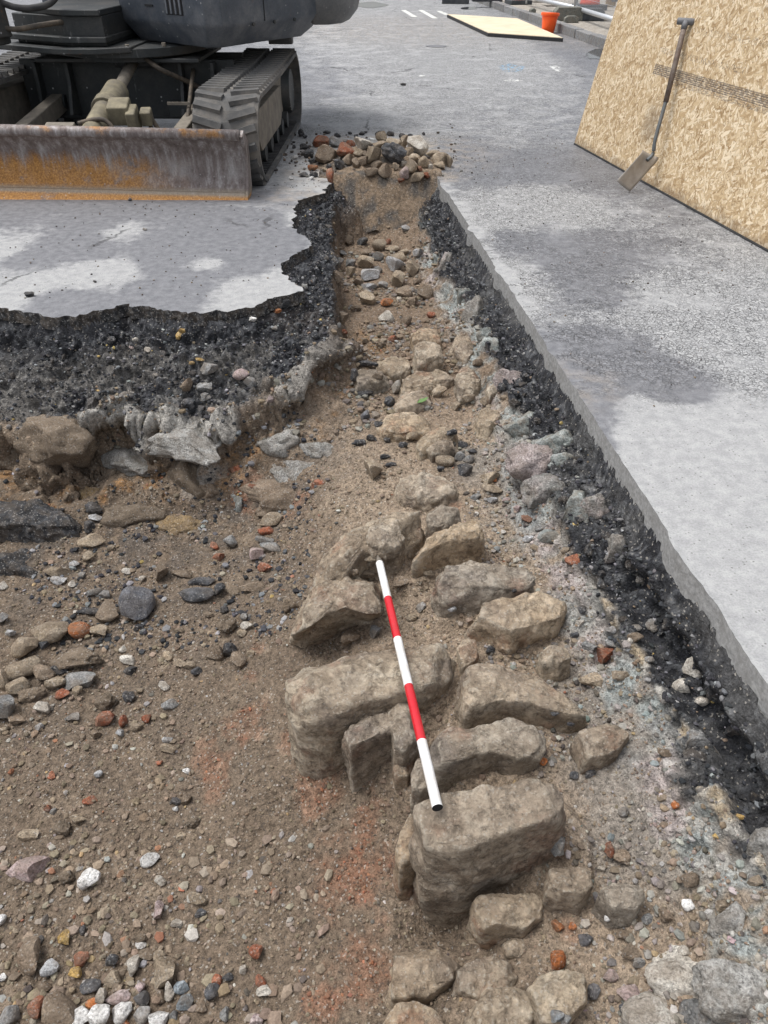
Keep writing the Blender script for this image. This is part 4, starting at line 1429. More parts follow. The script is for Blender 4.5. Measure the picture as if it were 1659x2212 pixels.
for i, (px, py, w, h, k) in enumerate(BANK):
    o = lump('concrete_lump' if k in ('concrete', 'concrete_tint', 'green', 'pinkc', 'pale', 'white') else 'embedded_stone', px, py, w, h, M[k], earth, LMP, i,
             sink=.42 if px < 800 else .40, rot=random.uniform(-.4, .4))
# coarse clinker showing in the black faces
rr_ = random.Random(5)
cand = np.where((T_as > .6) & (T_din > .05))[0]
sel = rng.choice(cand, 700)
cnt = 0
tn = np.zeros_like(TV)
for j in sel:
    p = TV[j]
    d = p - EYE
    z_ = float(d @ FWD)
    if z_ < .5:
        continue
    px = 829.5 + FPX * p[0] / z_
    if px < -60 or px > 1720:
        continue
    s = rr_.uniform(.016, .045) * (1.0 if rr_.random() < .8 else 1.5)
    o = link('asphalt_lump', variant(rr_.choice(LMP if s > .03 else ANG), M['clinker' if rr_.random() < .8 else 'dark' if rr_.random() < .7 else 'grey']))
    o.location = p
    o.scale = (s * rr_.uniform(.8, 1.3), s * rr_.uniform(.8, 1.3), s * rr_.uniform(.6, 1))
    o.rotation_euler = (rr_.uniform(-.4, .4), rr_.uniform(-.4, .4), rr_.uniform(0, 6))
    o.parent = earth
    cnt += 1
    if cnt >= 200:
        break
#PART4

# ------------------------------------------------------------------ loose stones, brick and asphalt lumps
ZONES = {
    'A': (lambda x, y: (.3921 * x, 1084 + .3921 * y), 'below the left bank', 'loose rubble below the left bank'),
    'B': (lambda x, y: (.3921 * x, 1572 + .3921 * y), 'on the near left pit floor', 'loose rubble on the near pit floor'),
    'R': (lambda x, y: (1192.6 + .281 * x, 1734.7 + .281 * y), 'in the near right corner', 'loose rubble in the near right corner'),
    'S': (z5, 'right of the wall stones', 'loose rubble right of the wall'),
    'T': (zt_, 'on the far trench floor', 'loose rubble on the far trench floor'),
    'W': (z6, 'among the wall stones', 'loose rubble among the wall stones'),
    'C': (lambda x, y: (.4575 * x, 596 + .4575 * y), 'on the left bank', 'loose bits on the left bank'),
    'H': (lambda x, y: (596.3 + .2614 * x, 271 + .2614 * y), 'in the far rubble heap', 'stones of the far rubble heap'),
    'D': (lambda x, y: (x, y), 'on the open road', 'crumbs on the road surface'),
}
LOOSE = {
    'A': '280,700,200,130,tan 130,780,150,150,tan 445,700,115,100,orange,r 545,705,110,80,tan 125,900,200,130,tan 255,930,110,110,brown 110,1010,120,100,tan 25,960,70,140,tan '
         '40,1110,100,150,grey 320,990,100,90,tan 450,975,170,90,grey 430,1035,60,60,tan 240,1120,90,80,pale 345,1060,80,50,brick 585,1180,100,100,brick 680,1200,45,70,brick '
         '810,1190,50,50,brick 755,1235,70,50,tan 665,1265,40,50,lightgrey 925,1305,50,45,lightgrey 930,1350,80,55,tan 525,1275,70,60,brown 610,600,120,130,brown 770,550,170,230,slate '
         '1090,505,190,80,dark 1110,435,160,55,dark 1005,390,120,45,brown 895,380,60,110,brown 1210,475,60,80,dark 1400,460,160,60,brown 1495,90,130,80,tan 1465,155,90,55,brick '
         '1185,240,50,60,brick 1205,295,60,50,brick 1270,215,70,90,grey 1460,205,95,45,grey 1495,240,120,60,grey 1415,275,75,90,pink 1460,360,80,55,brick 510,210,140,70,tan '
         '490,300,60,60,tan 320,375,140,70,tan 330,425,80,50,lightgrey 410,345,60,40,lightgrey 705,380,60,40,pale 580,505,60,60,grey 520,490,80,50,grey 785,420,40,40,pale '
         '500,600,150,50,asphalt 765,690,60,40,asphalt 680,810,40,40,pale 705,865,85,60,pale 720,920,70,60,dark 930,845,50,60,tan 995,885,60,55,tan 1045,895,65,55,tan 1085,930,60,55,dark '
         '1190,820,100,100,brown 1270,800,80,90,asphalt 1320,860,80,100,brown 1385,830,40,50,tan 1250,670,110,120,soil 1360,680,70,40,pale 1335,720,50,50,tan 1240,590,50,50,asphalt '
         '1345,630,40,50,grey 715,1065,65,80,asphalt 910,1010,60,60,pale 940,1110,90,60,grey 770,1035,50,40,tan 590,1080,120,130,soil 180,1050,140,80,soil 100,1190,110,70,brown '
         '400,1185,80,40,grey 220,1235,40,50,lightgrey 430,850,280,140,soil 20,640,60,60,grey 60,720,60,50,lightgrey 250,780,60,60,dark 330,920,90,60,dark 20,1250,60,50,tan 20,460,50,50,pale '
         '400,450,40,40,pale 455,400,40,40,grey 610,250,50,40,tan 990,700,50,40,soil 1290,490,80,50,soil 1600,560,90,90,soil 1150,620,60,40,soil',
    'B': '160,750,200,110,pink 505,815,110,110,white 830,725,100,60,white 880,990,50,90,pink 890,835,60,50,pale 1095,930,100,80,tan 1110,1015,60,50,dark 975,1070,60,30,pale 500,395,80,40,brick '
         '435,495,80,60,tan 970,395,60,50,asphalt 1030,385,55,60,brown 970,440,35,35,white 545,250,45,40,lightgrey 1030,230,50,35,white 360,1145,70,70,yellow 455,1110,40,50,dark 180,1230,110,190,brown '
         '290,1310,90,90,lightgrey 445,1260,90,80,brick 420,1335,70,60,yellow 500,1415,110,60,dark 620,1270,70,60,dark 740,1290,70,110,pale 880,1250,70,60,tan 915,1320,110,150,tan 625,1365,90,100,tan '
         '560,1470,60,90,pale 515,1510,75,55,orange,r 650,1480,130,50,pink 555,1570,110,110,white 670,1550,110,100,white 450,1590,110,100,white 870,1600,110,90,white 790,1570,80,80,grey 690,1615,50,30,orange '
         '775,1425,60,60,pink 785,1480,80,80,dark 1005,1420,80,70,bluegrey 1025,1500,90,70,bluegrey 1170,1440,80,80,dark 1455,1435,80,70,pale 1340,1325,40,50,pale 1240,1560,50,70,grey 1415,1600,70,60,pink '
         '960,1575,50,60,grey 1410,1220,70,80,brick 1195,1380,60,60,brick 1440,1390,70,60,brick 1255,1370,60,40,dark 360,1550,240,180,brown 215,1520,80,120,brick 285,1490,60,110,dark 60,1570,100,110,grey '
         '250,1420,70,50,brown 20,1370,40,40,white 10,1050,60,60,white 780,1190,60,35,white 775,1150,80,60,soil 820,1235,80,70,brown 940,1440,50,90,pale 370,810,90,80,soil 95,825,80,50,brown '
         '165,580,100,70,tan 345,540,90,90,soil 1065,505,70,70,soil 1000,590,50,40,tan 265,435,40,45,brick 295,455,35,40,grey 875,190,40,30,brick 290,260,40,45,brick 650,1420,60,60,brown 1110,1540,60,50,brown 880,1460,70,80,brown',
    'R': '430,340,70,130,brick 545,60,80,80,grey,r 1040,770,90,90,white 1200,840,60,80,white 1300,780,90,90,tan 255,1040,110,80,slate 155,940,60,60,orange 40,930,90,100,orange '
         '40,1180,110,140,orange 425,880,50,50,white 315,1440,90,110,slate 440,1320,120,80,pink 580,1440,160,120,pink 660,1210,90,80,grey 740,880,110,60,grey 1000,1130,80,80,pale 380,500,60,50,pale '
         '30,300,110,150,grey 1440,100,60,50,yellow 1250,250,40,40,yellow 520,400,130,110,brown 30,1620,90,90,bluegrey 100,1650,80,80,bluegrey 560,1570,90,110,slate 1550,590,110,90,tan 1230,530,70,70,pale '
         '1060,570,120,110,brown 870,850,120,110,brown 600,1130,140,110,brown 540,1000,90,80,brown',
    'S': '1200,675,100,70,pale,r 1130,430,110,190,pale 1080,560,160,120,pale 950,1030,100,60,brown 640,490,110,100,tan 540,340,130,150,brick 430,530,150,120,tan 425,300,100,80,grey 570,180,80,60,lightgrey '
         '580,275,90,80,grey 740,235,100,80,brown 325,215,60,50,dark 365,135,60,60,pale 720,860,45,40,pale 320,1185,70,60,dark 430,1170,80,50,dark 105,1090,60,60,orange 1020,1390,60,60,orange '
         '690,320,60,40,lightgrey 740,170,90,50,grey 840,390,70,60,grey 380,45,60,60,dark 190,760,60,40,dark 300,830,60,40,slate',
    'T': '620,725,85,75,tan 535,825,100,80,tan 565,895,110,90,lightgrey 720,835,110,100,lightgrey 740,790,90,60,tan 700,740,80,40,tan 770,760,70,40,tan 850,765,60,60,lightgrey 820,860,70,90,tan 450,880,60,60,tan '
         '610,790,80,60,grey 560,970,90,50,lightgrey 610,870,60,50,grey 730,930,80,110,tan 770,1000,100,80,brown 855,935,60,40,brown 665,1060,70,60,orange 550,1040,90,90,tan 820,1060,60,70,brown 660,1150,90,75,pale '
         '780,1170,70,70,brown 400,1160,70,80,brown 370,910,60,70,brown 490,940,60,60,brown 440,690,50,60,brown 670,700,40,40,brick 410,1240,40,40,brick 700,1280,60,50,brick 930,1140,50,40,brick 380,830,60,60,grey '
         '520,700,60,50,dark 400,770,50,40,grey 1210,1420,60,60,brown 900,1000,100,90,brown 780,620,50,40,lightgrey 450,830,60,50,grey 540,770,60,40,brown 640,960,60,50,grey 630,1310,60,50,soil 480,1090,60,50,soil 540,1290,50,40,soil',
    'W': '500,65,150,40,asphalt 430,130,40,80,asphalt 480,230,110,50,asphalt 625,275,55,60,asphalt 490,350,50,70,slate 565,400,50,40,asphalt 460,500,80,40,asphalt 530,475,60,40,asphalt 610,490,40,40,asphalt '
         '700,515,50,40,asphalt 600,575,60,30,asphalt 630,620,60,30,asphalt 905,645,40,40,asphalt 965,445,60,40,asphalt 1030,510,50,50,dark 1060,590,60,60,grey 1010,575,60,60,grey 1080,550,50,40,dark '
         '1040,650,80,80,dark 930,600,100,80,tan,r 750,460,70,60,tan 665,190,50,90,pale 900,225,80,60,tan 1060,255,70,50,tan 1155,270,60,60,tan 990,300,50,50,tan 540,640,100,130,tan 1190,755,110,60,tan '
         '1180,690,100,80,tan 1195,705,40,40,orange 1500,1010,110,90,green 1430,1080,60,40,tan 1590,1090,60,60,tan 1630,1140,80,80,brick 1100,800,60,40,grey 1270,815,50,30,pink 690,1265,100,60,brown '
         '410,1570,110,90,brown 545,1540,60,80,grey 800,1405,50,60,grey 745,1460,70,50,tan 490,1480,110,40,tan 970,1415,50,40,lightgrey 1310,1315,30,30,asphalt 1180,1640,50,50,asphalt 500,1215,100,70,soil 1380,920,60,50,brick '
         '510,1140,80,50,tan 420,1210,70,60,soil 840,1220,60,40,tan 1190,815,60,40,lightgrey 1330,860,50,40,pink 1390,1030,60,40,lightgrey 1450,970,60,40,grey 560,130,60,40,soil 620,150,40,40,tan',
    'C': '1140,465,75,55,pink,r 850,285,35,35,yellow 860,258,35,25,yellow 905,410,30,20,yellow 945,395,40,20,yellow 700,350,30,30,pale 990,440,80,60,grey 965,525,80,50,grey 885,510,40,70,brown 1180,500,60,70,grey '
         '1310,165,40,20,orange 1195,205,35,25,white 970,570,40,40,grey 1205,1000,60,50,brick 445,1095,80,60,asphalt 425,1180,50,60,dark 455,1140,60,40,lightgrey 640,300,30,25,pale 625,340,30,25,pink',
    'H': '370,145,130,100,brick 495,150,110,90,grey 610,160,90,60,brick 575,215,150,100,brick 725,160,150,110,pale 870,110,90,90,tan 860,165,100,50,tan 975,240,200,150,dark,c 970,150,120,80,tan 1060,145,90,90,tan '
         '1170,180,170,140,pale 415,250,170,140,brown 685,230,90,60,tan 800,255,130,130,tan 600,285,90,90,brown 520,325,80,80,dark 725,300,80,90,brown 830,330,90,60,brown 790,390,110,70,brown 895,380,110,100,brown '
         '990,345,50,60,tan 1055,315,80,50,pale 1140,280,90,70,tan 1215,310,80,100,tan 1120,350,90,110,tan 1060,395,80,100,pink 1295,240,110,50,tan 1360,290,130,110,tan 1350,335,100,60,tan 1430,310,50,100,tan '
         '1185,365,50,50,brick 1165,430,110,80,tan 1240,420,60,60,brick 1035,455,50,40,brick 1275,345,40,40,pale 450,430,60,110,brick 310,355,80,60,orange 310,295,80,40,dark 405,370,40,40,tan 270,240,100,80,asphalt '
         '240,180,80,50,asphalt 160,270,50,30,white 290,440,50,30,white 125,440,35,30,white 210,70,50,60,asphalt 240,95,40,30,asphalt 420,60,60,30,asphalt 505,85,60,40,asphalt 610,65,35,25,asphalt 710,70,50,30,asphalt '
         '660,95,35,35,asphalt 850,70,60,40,asphalt 945,75,60,40,asphalt 1045,90,60,35,asphalt 1110,90,50,35,asphalt 1220,72,25,30,asphalt 155,75,25,30,asphalt 150,180,30,30,asphalt 85,180,40,40,asphalt 435,340,50,50,dark '
         '230,410,80,40,dark 310,410,70,50,dark 660,320,60,80,brown 480,240,70,60,brown 740,240,50,50,brown 1100,220,70,70,tan 560,150,70,50,grey',
    'D': '65,636,20,13,asphalt 205,608,8,6,dark 313,496,9,6,grey 281,432,8,6,asphalt 870,183,14,6,asphalt 790,286,8,6,dark',
}
SHOW = {'tan': 'tan', 'brown': 'brown', 'soil': 'earth-coloured', 'grey': 'grey', 'lightgrey': 'light-grey', 'pale': 'pale cream', 'white': 'white', 'dark': 'dark grey',
        'asphalt': 'black', 'slate': 'slate grey', 'bluegrey': 'bluish', 'brick': 'red', 'orange': 'bright orange', 'pink': 'pinkish', 'yellow': 'ochre yellow', 'green': 'greenish grey'}
ITEMS = []
for zk, txt in LOOSE.items():
    for it in txt.split():
        f = it.split(',')
        ITEMS.append((zk, float(f[0]), float(f[1]), float(f[2]), float(f[3]), f[4], f[5] if len(f) > 5 else ''))
lr = random.Random(21)
seen = {}
for zk, x, y, w, h, c, sh in ITEMS:
    fn, where, grp = ZONES[zk]
    px, py = fn(x, y)
    k = fn(1, 0)[0] - fn(0, 0)[0]
    w_, h_ = w * k, h * k
    p, n_ = hit(px, py + h_ * 0.30)
    dz = depth_of(p)
    u = dz / FPX
    dep = math.atan2(CAM_H - p.z, p.y)
    side = h_ * u / (math.sin(dep) + math.cos(dep)) * 1.30
    if sh == 'r':
        me = lr.choice(RND)
    elif sh == 'c' or c in ('asphalt', 'soil'):
        me = lr.choice(LMP)
    else:
        me = lr.choice(ANG)
    if c in ('asphalt',) or sh == 'c':
        nm, kind = 'asphalt_lump', 'asphalt lump'
    elif c in ('brick', 'orange') and sh != 'r':
        nm, kind = 'brick_fragment', 'brick piece'
    elif c == 'soil':
        nm, kind = 'earth_clod', 'clod'
    else:
        nm, kind = 'loose_stone', 'stone'
    o = link(nm, variant(me, M[c]))
    o.scale = (w_ * u * 1.08, side * lr.uniform(.9, 1.1) * (1.25 if w > 1.5 * h else 1), side * lr.uniform(.85, 1.05))
    o.rotation_euler = (lr.uniform(-.15, .15), lr.uniform(-.15, .15) + (math.pi if lr.random() < .5 else 0), lr.uniform(-.3, .3))
    sinkf = 0.5 if c == 'soil' else 0.34
    o.location = p + Vector((0, 0.25 * side, 0)) * 0 + Vector((0, 0, side * (0.5 - (0.25 if c == 'soil' else 0.12)) * .9))
    sz = 'big' if w_ * u > .085 else 'medium' if w_ * u > .045 else 'small'
    shp = 'round ' if sh == 'r' else 'long ' if w > 1.8 * h else 'tall ' if h > 1.45 * w else ''
    lab = f'{sz} {shp}{SHOW[c]} {kind} {where}'
    tag(o, lab, 'asphalt lump' if nm == 'asphalt_lump' else 'brick' if nm == 'brick_fragment' else 'clod' if nm == 'earth_clod' else 'stone', grp + ' (' + SHOW[c] + ')')
    seen.setdefault(lab, []).append(o)
ORD = 'first second third fourth fifth sixth seventh eighth ninth tenth eleventh twelfth'.split()
for lab, os_ in seen.items():      # look-alikes are told apart by their order from left to right
    if 2 <= len(os_) <= 12:
        os_.sort(key=lambda o: o.location.x / depth_of(o.location))
        for w_ in ('stone', 'asphalt lump', 'brick piece', 'clod'):
            if w_ + ' ' in lab:
                many = lab.replace(w_ + ' ', w_ + 's ', 1)
                break
        for k, o in enumerate(os_):
            first = 'leftmost' if k == 0 else 'rightmost' if k == len(os_) - 1 else ORD[k] + ' from left'
            o['label'] = f'{first} of {len(os_) if len(os_) > 2 else "two"} {many}'

# the slab of old road surface fallen into the pit, and the block under it
def chunk(name, pts, zt, h, mat, seed, label, cat, amp=1.6, tilt=(0, 0), rnd=.012):
    tp = np.array([S(*p, zt)[:2] for p in pts])
    c = tp.mean(0)
    me = block_mesh(name, tp, zt, c + (tp - c) * .95, zt - h, seed, mat, tilt, rnd, amp)
    o = link(name, me)
    tag(o, label, cat)
    return o


chunk('asphalt_slab', [(-60, 1085), (-20, 1072), (60, 1070), (120, 1080), (170, 1095), (182, 1118), (170, 1140), (90, 1135), (0, 1120), (-60, 1120)], -.60, .13, M['clinker'], 71,
      'large tilted slab of black road surface lying at the left bank foot', 'asphalt slab', tilt=(.05, .25))
chunk('asphalt_block', [(-30, 1190), (20, 1172), (70, 1178), (90, 1200), (80, 1228), (20, 1230), (-30, 1220)], -.70, .14, M['clinker'], 72,
      'square speckled black asphalt block below the tilted road slab', 'asphalt block')

# green leaf scrap on the trench floor
lf, ln = hit(912, 871)
mb = MB()
mb.add([(-.03, 0, 0), (-.008, .012, .006), (.018, .009, .004), (.034, 0, .010), (.014, -.010, .005), (-.01, -.011, .004), (-.03, 0, .0015), (-.008, .012, .0075), (.018, .009, .0055), (.034, 0, .0115), (.014, -.010, .0065), (-.01, -.011, .0055)],
       [(0, 1, 2, 3, 4, 5), (11, 10, 9, 8, 7, 6)] + [(i, (i + 1) % 6, 6 + (i + 1) % 6, 6 + i) for i in range(6)])
leaf = mb.build('leaf', mat_simple('leaf_green', (.10, .19, .05), .6, var=.3, scale=90))
leaf.location = lf + Vector((0, 0, .012))
leaf.rotation_euler = (.2, -.1, .5)
tag(leaf, 'small bright green leaf on the brown trench floor', 'leaf')

# ------------------------------------------------------------------ gravel and crumbs nobody could count
ico = bmesh.new()
bmesh.ops.create_icosphere(ico, subdivisions=1, radius=.5)
ico_v = np.array([v.co[:] for v in ico.verts])
ico_f = np.array([[v.index for v in f.verts] for f in ico.faces])
ico.free()


def gravel(name, pos, size, cols, mat):
    n = len(pos)
    m = len(ico_v)
    sc = size[:, None] * rng.uniform(.65, 1.35, (n, 3)) * (1, 1, .75)
    ang = rng.uniform(0, 6.28, n)
    jit = 1 + rng.uniform(-.28, .28, (n, m, 1))
    v = ico_v[None] * jit * sc[:, None, :]
    c, s = np.cos(ang)[:, None], np.sin(ang)[:, None]
    vx = v[:, :, 0] * c - v[:, :, 1] * s
    vy = v[:, :, 0] * s + v[:, :, 1] * c
    v = np.stack([vx, vy, v[:, :, 2]], 2) + pos[:, None, :]
    f = ico_f[None] + (np.arange(n) * m)[:, None, None]
    return link(name, np_mesh(name, v.reshape(-1, 3), f.reshape(-1, 3), mat, np.repeat(cols, m, 0), False))


def palette(n, table):
    w = np.array([t[0] for t in table], float)
    c = np.array([t[1] for t in table])
    k = rng.choice(len(table), n, p=w / w.sum())
    dst = rng.uniform(.15, .55, (n, 1))
    c = c[k] * (1 - dst) + np.array([.2, .158, .118]) * dst if table is not DARKP else c[k]
    return c * rng.uniform(.72, 1.25, (n, 1)) * rng.uniform(.95, 1.05, (n, 3))


m = Mat('gravel_mix')
gc = m.n('Attribute', attribute_name='Col').outputs['Color']
gco = m.coord('Object')
gn = m.noise(gco, 160, 4, .65)
M['gravel'] = m.done(m.mix(1.0, gc, m.ramp(gn, [(.3, .75), (.7, 1.2)]), 'MULTIPLY'), .88, m.bump(gn, .003, .6), spec=.25)
visible = np.ones(len(TV), bool)
dv = (TV - EYE)
zc = dv @ FWD
pxs = 829.5 + FPX * TV[:, 0] / np.maximum(zc, .1)
pys = 1106 - FPX * (dv @ UPV) / np.maximum(zc, .1)
visible = (zc > .3) & (pxs > -80) & (pxs < 1740) & (pys < 2320)
SOILP = [(60, (.19, .145, .102)), (22, (.25, .198, .145)), (8, (.32, .275, .22)), (3, (.30, .30, .295)), (2, (.45, .43, .4)), (2.5, (.06, .06, .063)), (1.2, (.28, .115, .065)), (.6, (.38, .27, .14))]
DARKP = [(55, (.035, .036, .04)), (22, (.08, .082, .088)), (14, (.17, .172, .178)), (5, (.3, .3, .3)), (3, (.2, .155, .11)), (1, (.4, .3, .12))]
GREYP = [(35, (.25, .245, .23)), (25, (.15, .148, .145)), (20, (.4, .385, .36)), (12, (.05, .05, .053)), (8, (.24, .19, .14)), (5, (.4, .3, .29)), (5, (.23, .29, .28))]


def scatter(name, mask, n, lo, hi, table, power=2.2, lift=.12):
    idx_ = np.where(mask & visible)[0]
    sel = rng.choice(idx_, n)
    d = lo + (hi - lo) * rng.uniform(0, 1, n) ** power
    pos = TV[sel] + rng.uniform(-.004, .004, (n, 3))
    pos[:, 2] += d * lift
    o = gravel(name, pos, d, palette(n, table), M['gravel'])
    tag(o, kind='stuff')
    return o


cl_n = fbm(TV, 3.5, 4, 123)
soilm = (T_as < .3) & (T_din > .03)
lower = TV[:, 2] < -.6
tag(scatter('soil_crumbs', soilm, 30000, .003, .011, SOILP), 'fine brown earth crumbs and grit over the trench floor', 'earth crumbs')
tag(scatter('gravel', soilm & lower & (cl_n > -.05) & ~((TV[:, 0] > -.62) & (TV[:, 1] < 1.75)), 1700, .006, .026, SOILP, 2.6), 'mixed small gravel strewn over the pit floor', 'gravel')
nearl = soilm & lower & (TV[:, 1] < 1.15) & (TV[:, 0] < -.15)
tag(scatter('near_gravel', nearl, 550, .010, .036, SOILP[1:], 2.2), 'coarser mixed pebbles in the near left pit corner', 'gravel')
tag(scatter('trench_gravel', soilm & ~lower & (cl_n > 0), 2400, .006, .024, SOILP, 2.6), 'small brown gravel among the wall stones', 'gravel')
toem = soilm & (TV[:, 1] > 1.9) & (TV[:, 1] < 3.2) & (TV[:, 0] < -.3) & (cl_n > -.15)
tag(scatter('asphalt_crumbs', toem, 1300, .006, .03, DARKP, 2.2), 'black asphalt crumbs at the foot of the left bank', 'asphalt crumbs')
tag(scatter('bank_crumbs', (T_as > .5) & (T_din > .02), 9000, .004, .02, DARKP, 2.4, .1), 'black crumbling asphalt aggregate in the cut banks', 'asphalt crumbs')
rfoot = soilm & (TV[:, 0] > right_x(TV[:, 1]) - .55) & (TV[:, 1] < 3.2)
tag(scatter('concrete_crumbs', rfoot & (cl_n > -.1), 2300, .004, .024, GREYP, 2.3), 'grey concrete crumbs along the foot of the right bank', 'concrete crumbs')
far_t = soilm & (TV[:, 1] > 3.0) & (TV[:, 1] < 5.4)
tag(scatter('far_gravel', far_t & (cl_n > -.1), 2200, .008, .04, SOILP[:4] + GREYP[:2], 2.2), 'brown and grey gravel on the far trench floor', 'gravel')
# crushed brick in the reddened patches
redm = soilm & (TC[:, 0] > TC[:, 1] * 1.6) & (TV[:, 1] < 3)
tag(scatter('brick_crumbs', redm, 350, .004, .014, [(3, (.30, .11, .055)), (2, (.25, .10, .06)), (2, (.2, .15, .11))], 2.4), 'crushed red brick crumbs in the reddened earth', 'brick crumbs')
# crumbs on the road round the heap and by the machine
n = 700
cx = rng.normal(-.25, .55, n)
cy = rng.normal(6.5, .4, n)
n2 = 260
cx = np.r_[cx, rng.uniform(-2.2, -.4, n2), rng.uniform(.6, 2.2, n2)]
cy = np.r_[cy, rng.uniform(3.6, 6.2, n2), rng.uniform(2.5, 8, n2)]
okp = ~inside_poly(np.c_[cx, cy], EP)
dmn = np.min([seg_dist(np.c_[cx, cy], EP[i], EP[(i + 1) % len(EP)]) for i in range(len(EP))], 0)
okp &= dmn > .04
cx, cy = cx[okp], cy[okp]
d = .005 + .026 * rng.uniform(0, 1, len(cx)) ** 2.2
d = np.where((cy < 5.9) | (cx > .7), np.minimum(d, .010), d)
zz = []
for a, b in zip(cx, cy):
    r = HEAPB.ray_cast(Vector((a, b, 1)), Vector((0, 0, -1)), 3)
    zz.append(max(0, r[0].z) if r[0] else 0)
tag(gravel('road_crumbs', np.c_[cx, cy, np.array(zz) + d * .25], d, palette(len(cx), DARKP[:3] + [(18, (.2, .155, .11))]), M['gravel']),
    'black crumbs and dust scattered on the road round the heap', 'crumbs', kind='stuff')
#PART5

# ------------------------------------------------------------------ excavator
M['slate_paint'] = mat_paint('dark_slate_paint', (.070, .082, .10), (.20, .205, .215), .6)
M['frame_paint'] = mat_paint('dark_frame_paint', (.028, .032, .033), (.10, .09, .08), .4)
M['dusty'] = mat_simple('dusty_steel', (.21, .185, .15), .8, .1, .35, 14, (.10, .088, .075), .6)
M['dusty_yellow'] = mat_simple('dusty_cylinder_paint', (.20, .175, .118), .8, .1, .5, 11, (.095, .085, .075), .85)
M['rubber'] = mat_simple('dusty_rubber', (.085, .084, .082), .85, 0, .4, 10, (.22, .195, .165), .75, .003)
M['rubber_dark'] = mat_simple('black_rubber', (.03, .03, .031), .8, 0, .35, 22, (.09, .085, .08), .5, .003)
M['cast'] = mat_paint('grey_counterweight_paint', (.13, .135, .14), (.26, .25, .24), .5)
M['blade'] = mat_blade()
M['hose'] = mat_simple('hose_rubber', (.06, .05, .04), .7, 0, .4, 30, (.17, .13, .09), .6)
M['void'] = mat_simple('dark_opening', (.012, .012, .013), .9)
ex = empty('excavator', (-2.1, 6.9, 0), R(-1.5))
tag(ex, 'dark grey tracked mini excavator with rusty dozer blade standing on the road', 'excavator')


def belt_path():
    pts = []
    yf, yr, rf, rr = -1.0, 0.98, .285, .30
    zf, zr = rf + .004, rr + .004
    for k in range(13):
        a = R(-90) - R(180) * k / 12
        pts.append((yf + rf * math.cos(a), zf + rf * math.sin(a), a))
    for k in range(1, 24):
        f = k / 24
        pts.append((yf + (yr - yf) * f, zf + rf + (zr + rr - zf - rf) * f - .012 * math.sin(math.pi * f), R(90)))
    for k in range(13):
        a = R(90) - R(180) * k / 12
        pts.append((yr + rr * math.cos(a), zr + rr * math.sin(a), a))
    for k in range(1, 24):
        f = k / 24
        pts.append((yr + (yf - yr) * f, zr - rr + (zf - rf - zr + rr) * f, R(-90)))
    return pts


lug_mb = MB()
lug_mb.prism([(-.03, 0), (.03, 0), (.021, .026), (-.021, .026)], -.098, .098, 'x')
lug_me = lug_mb.mesh('lug', M['rubber'])


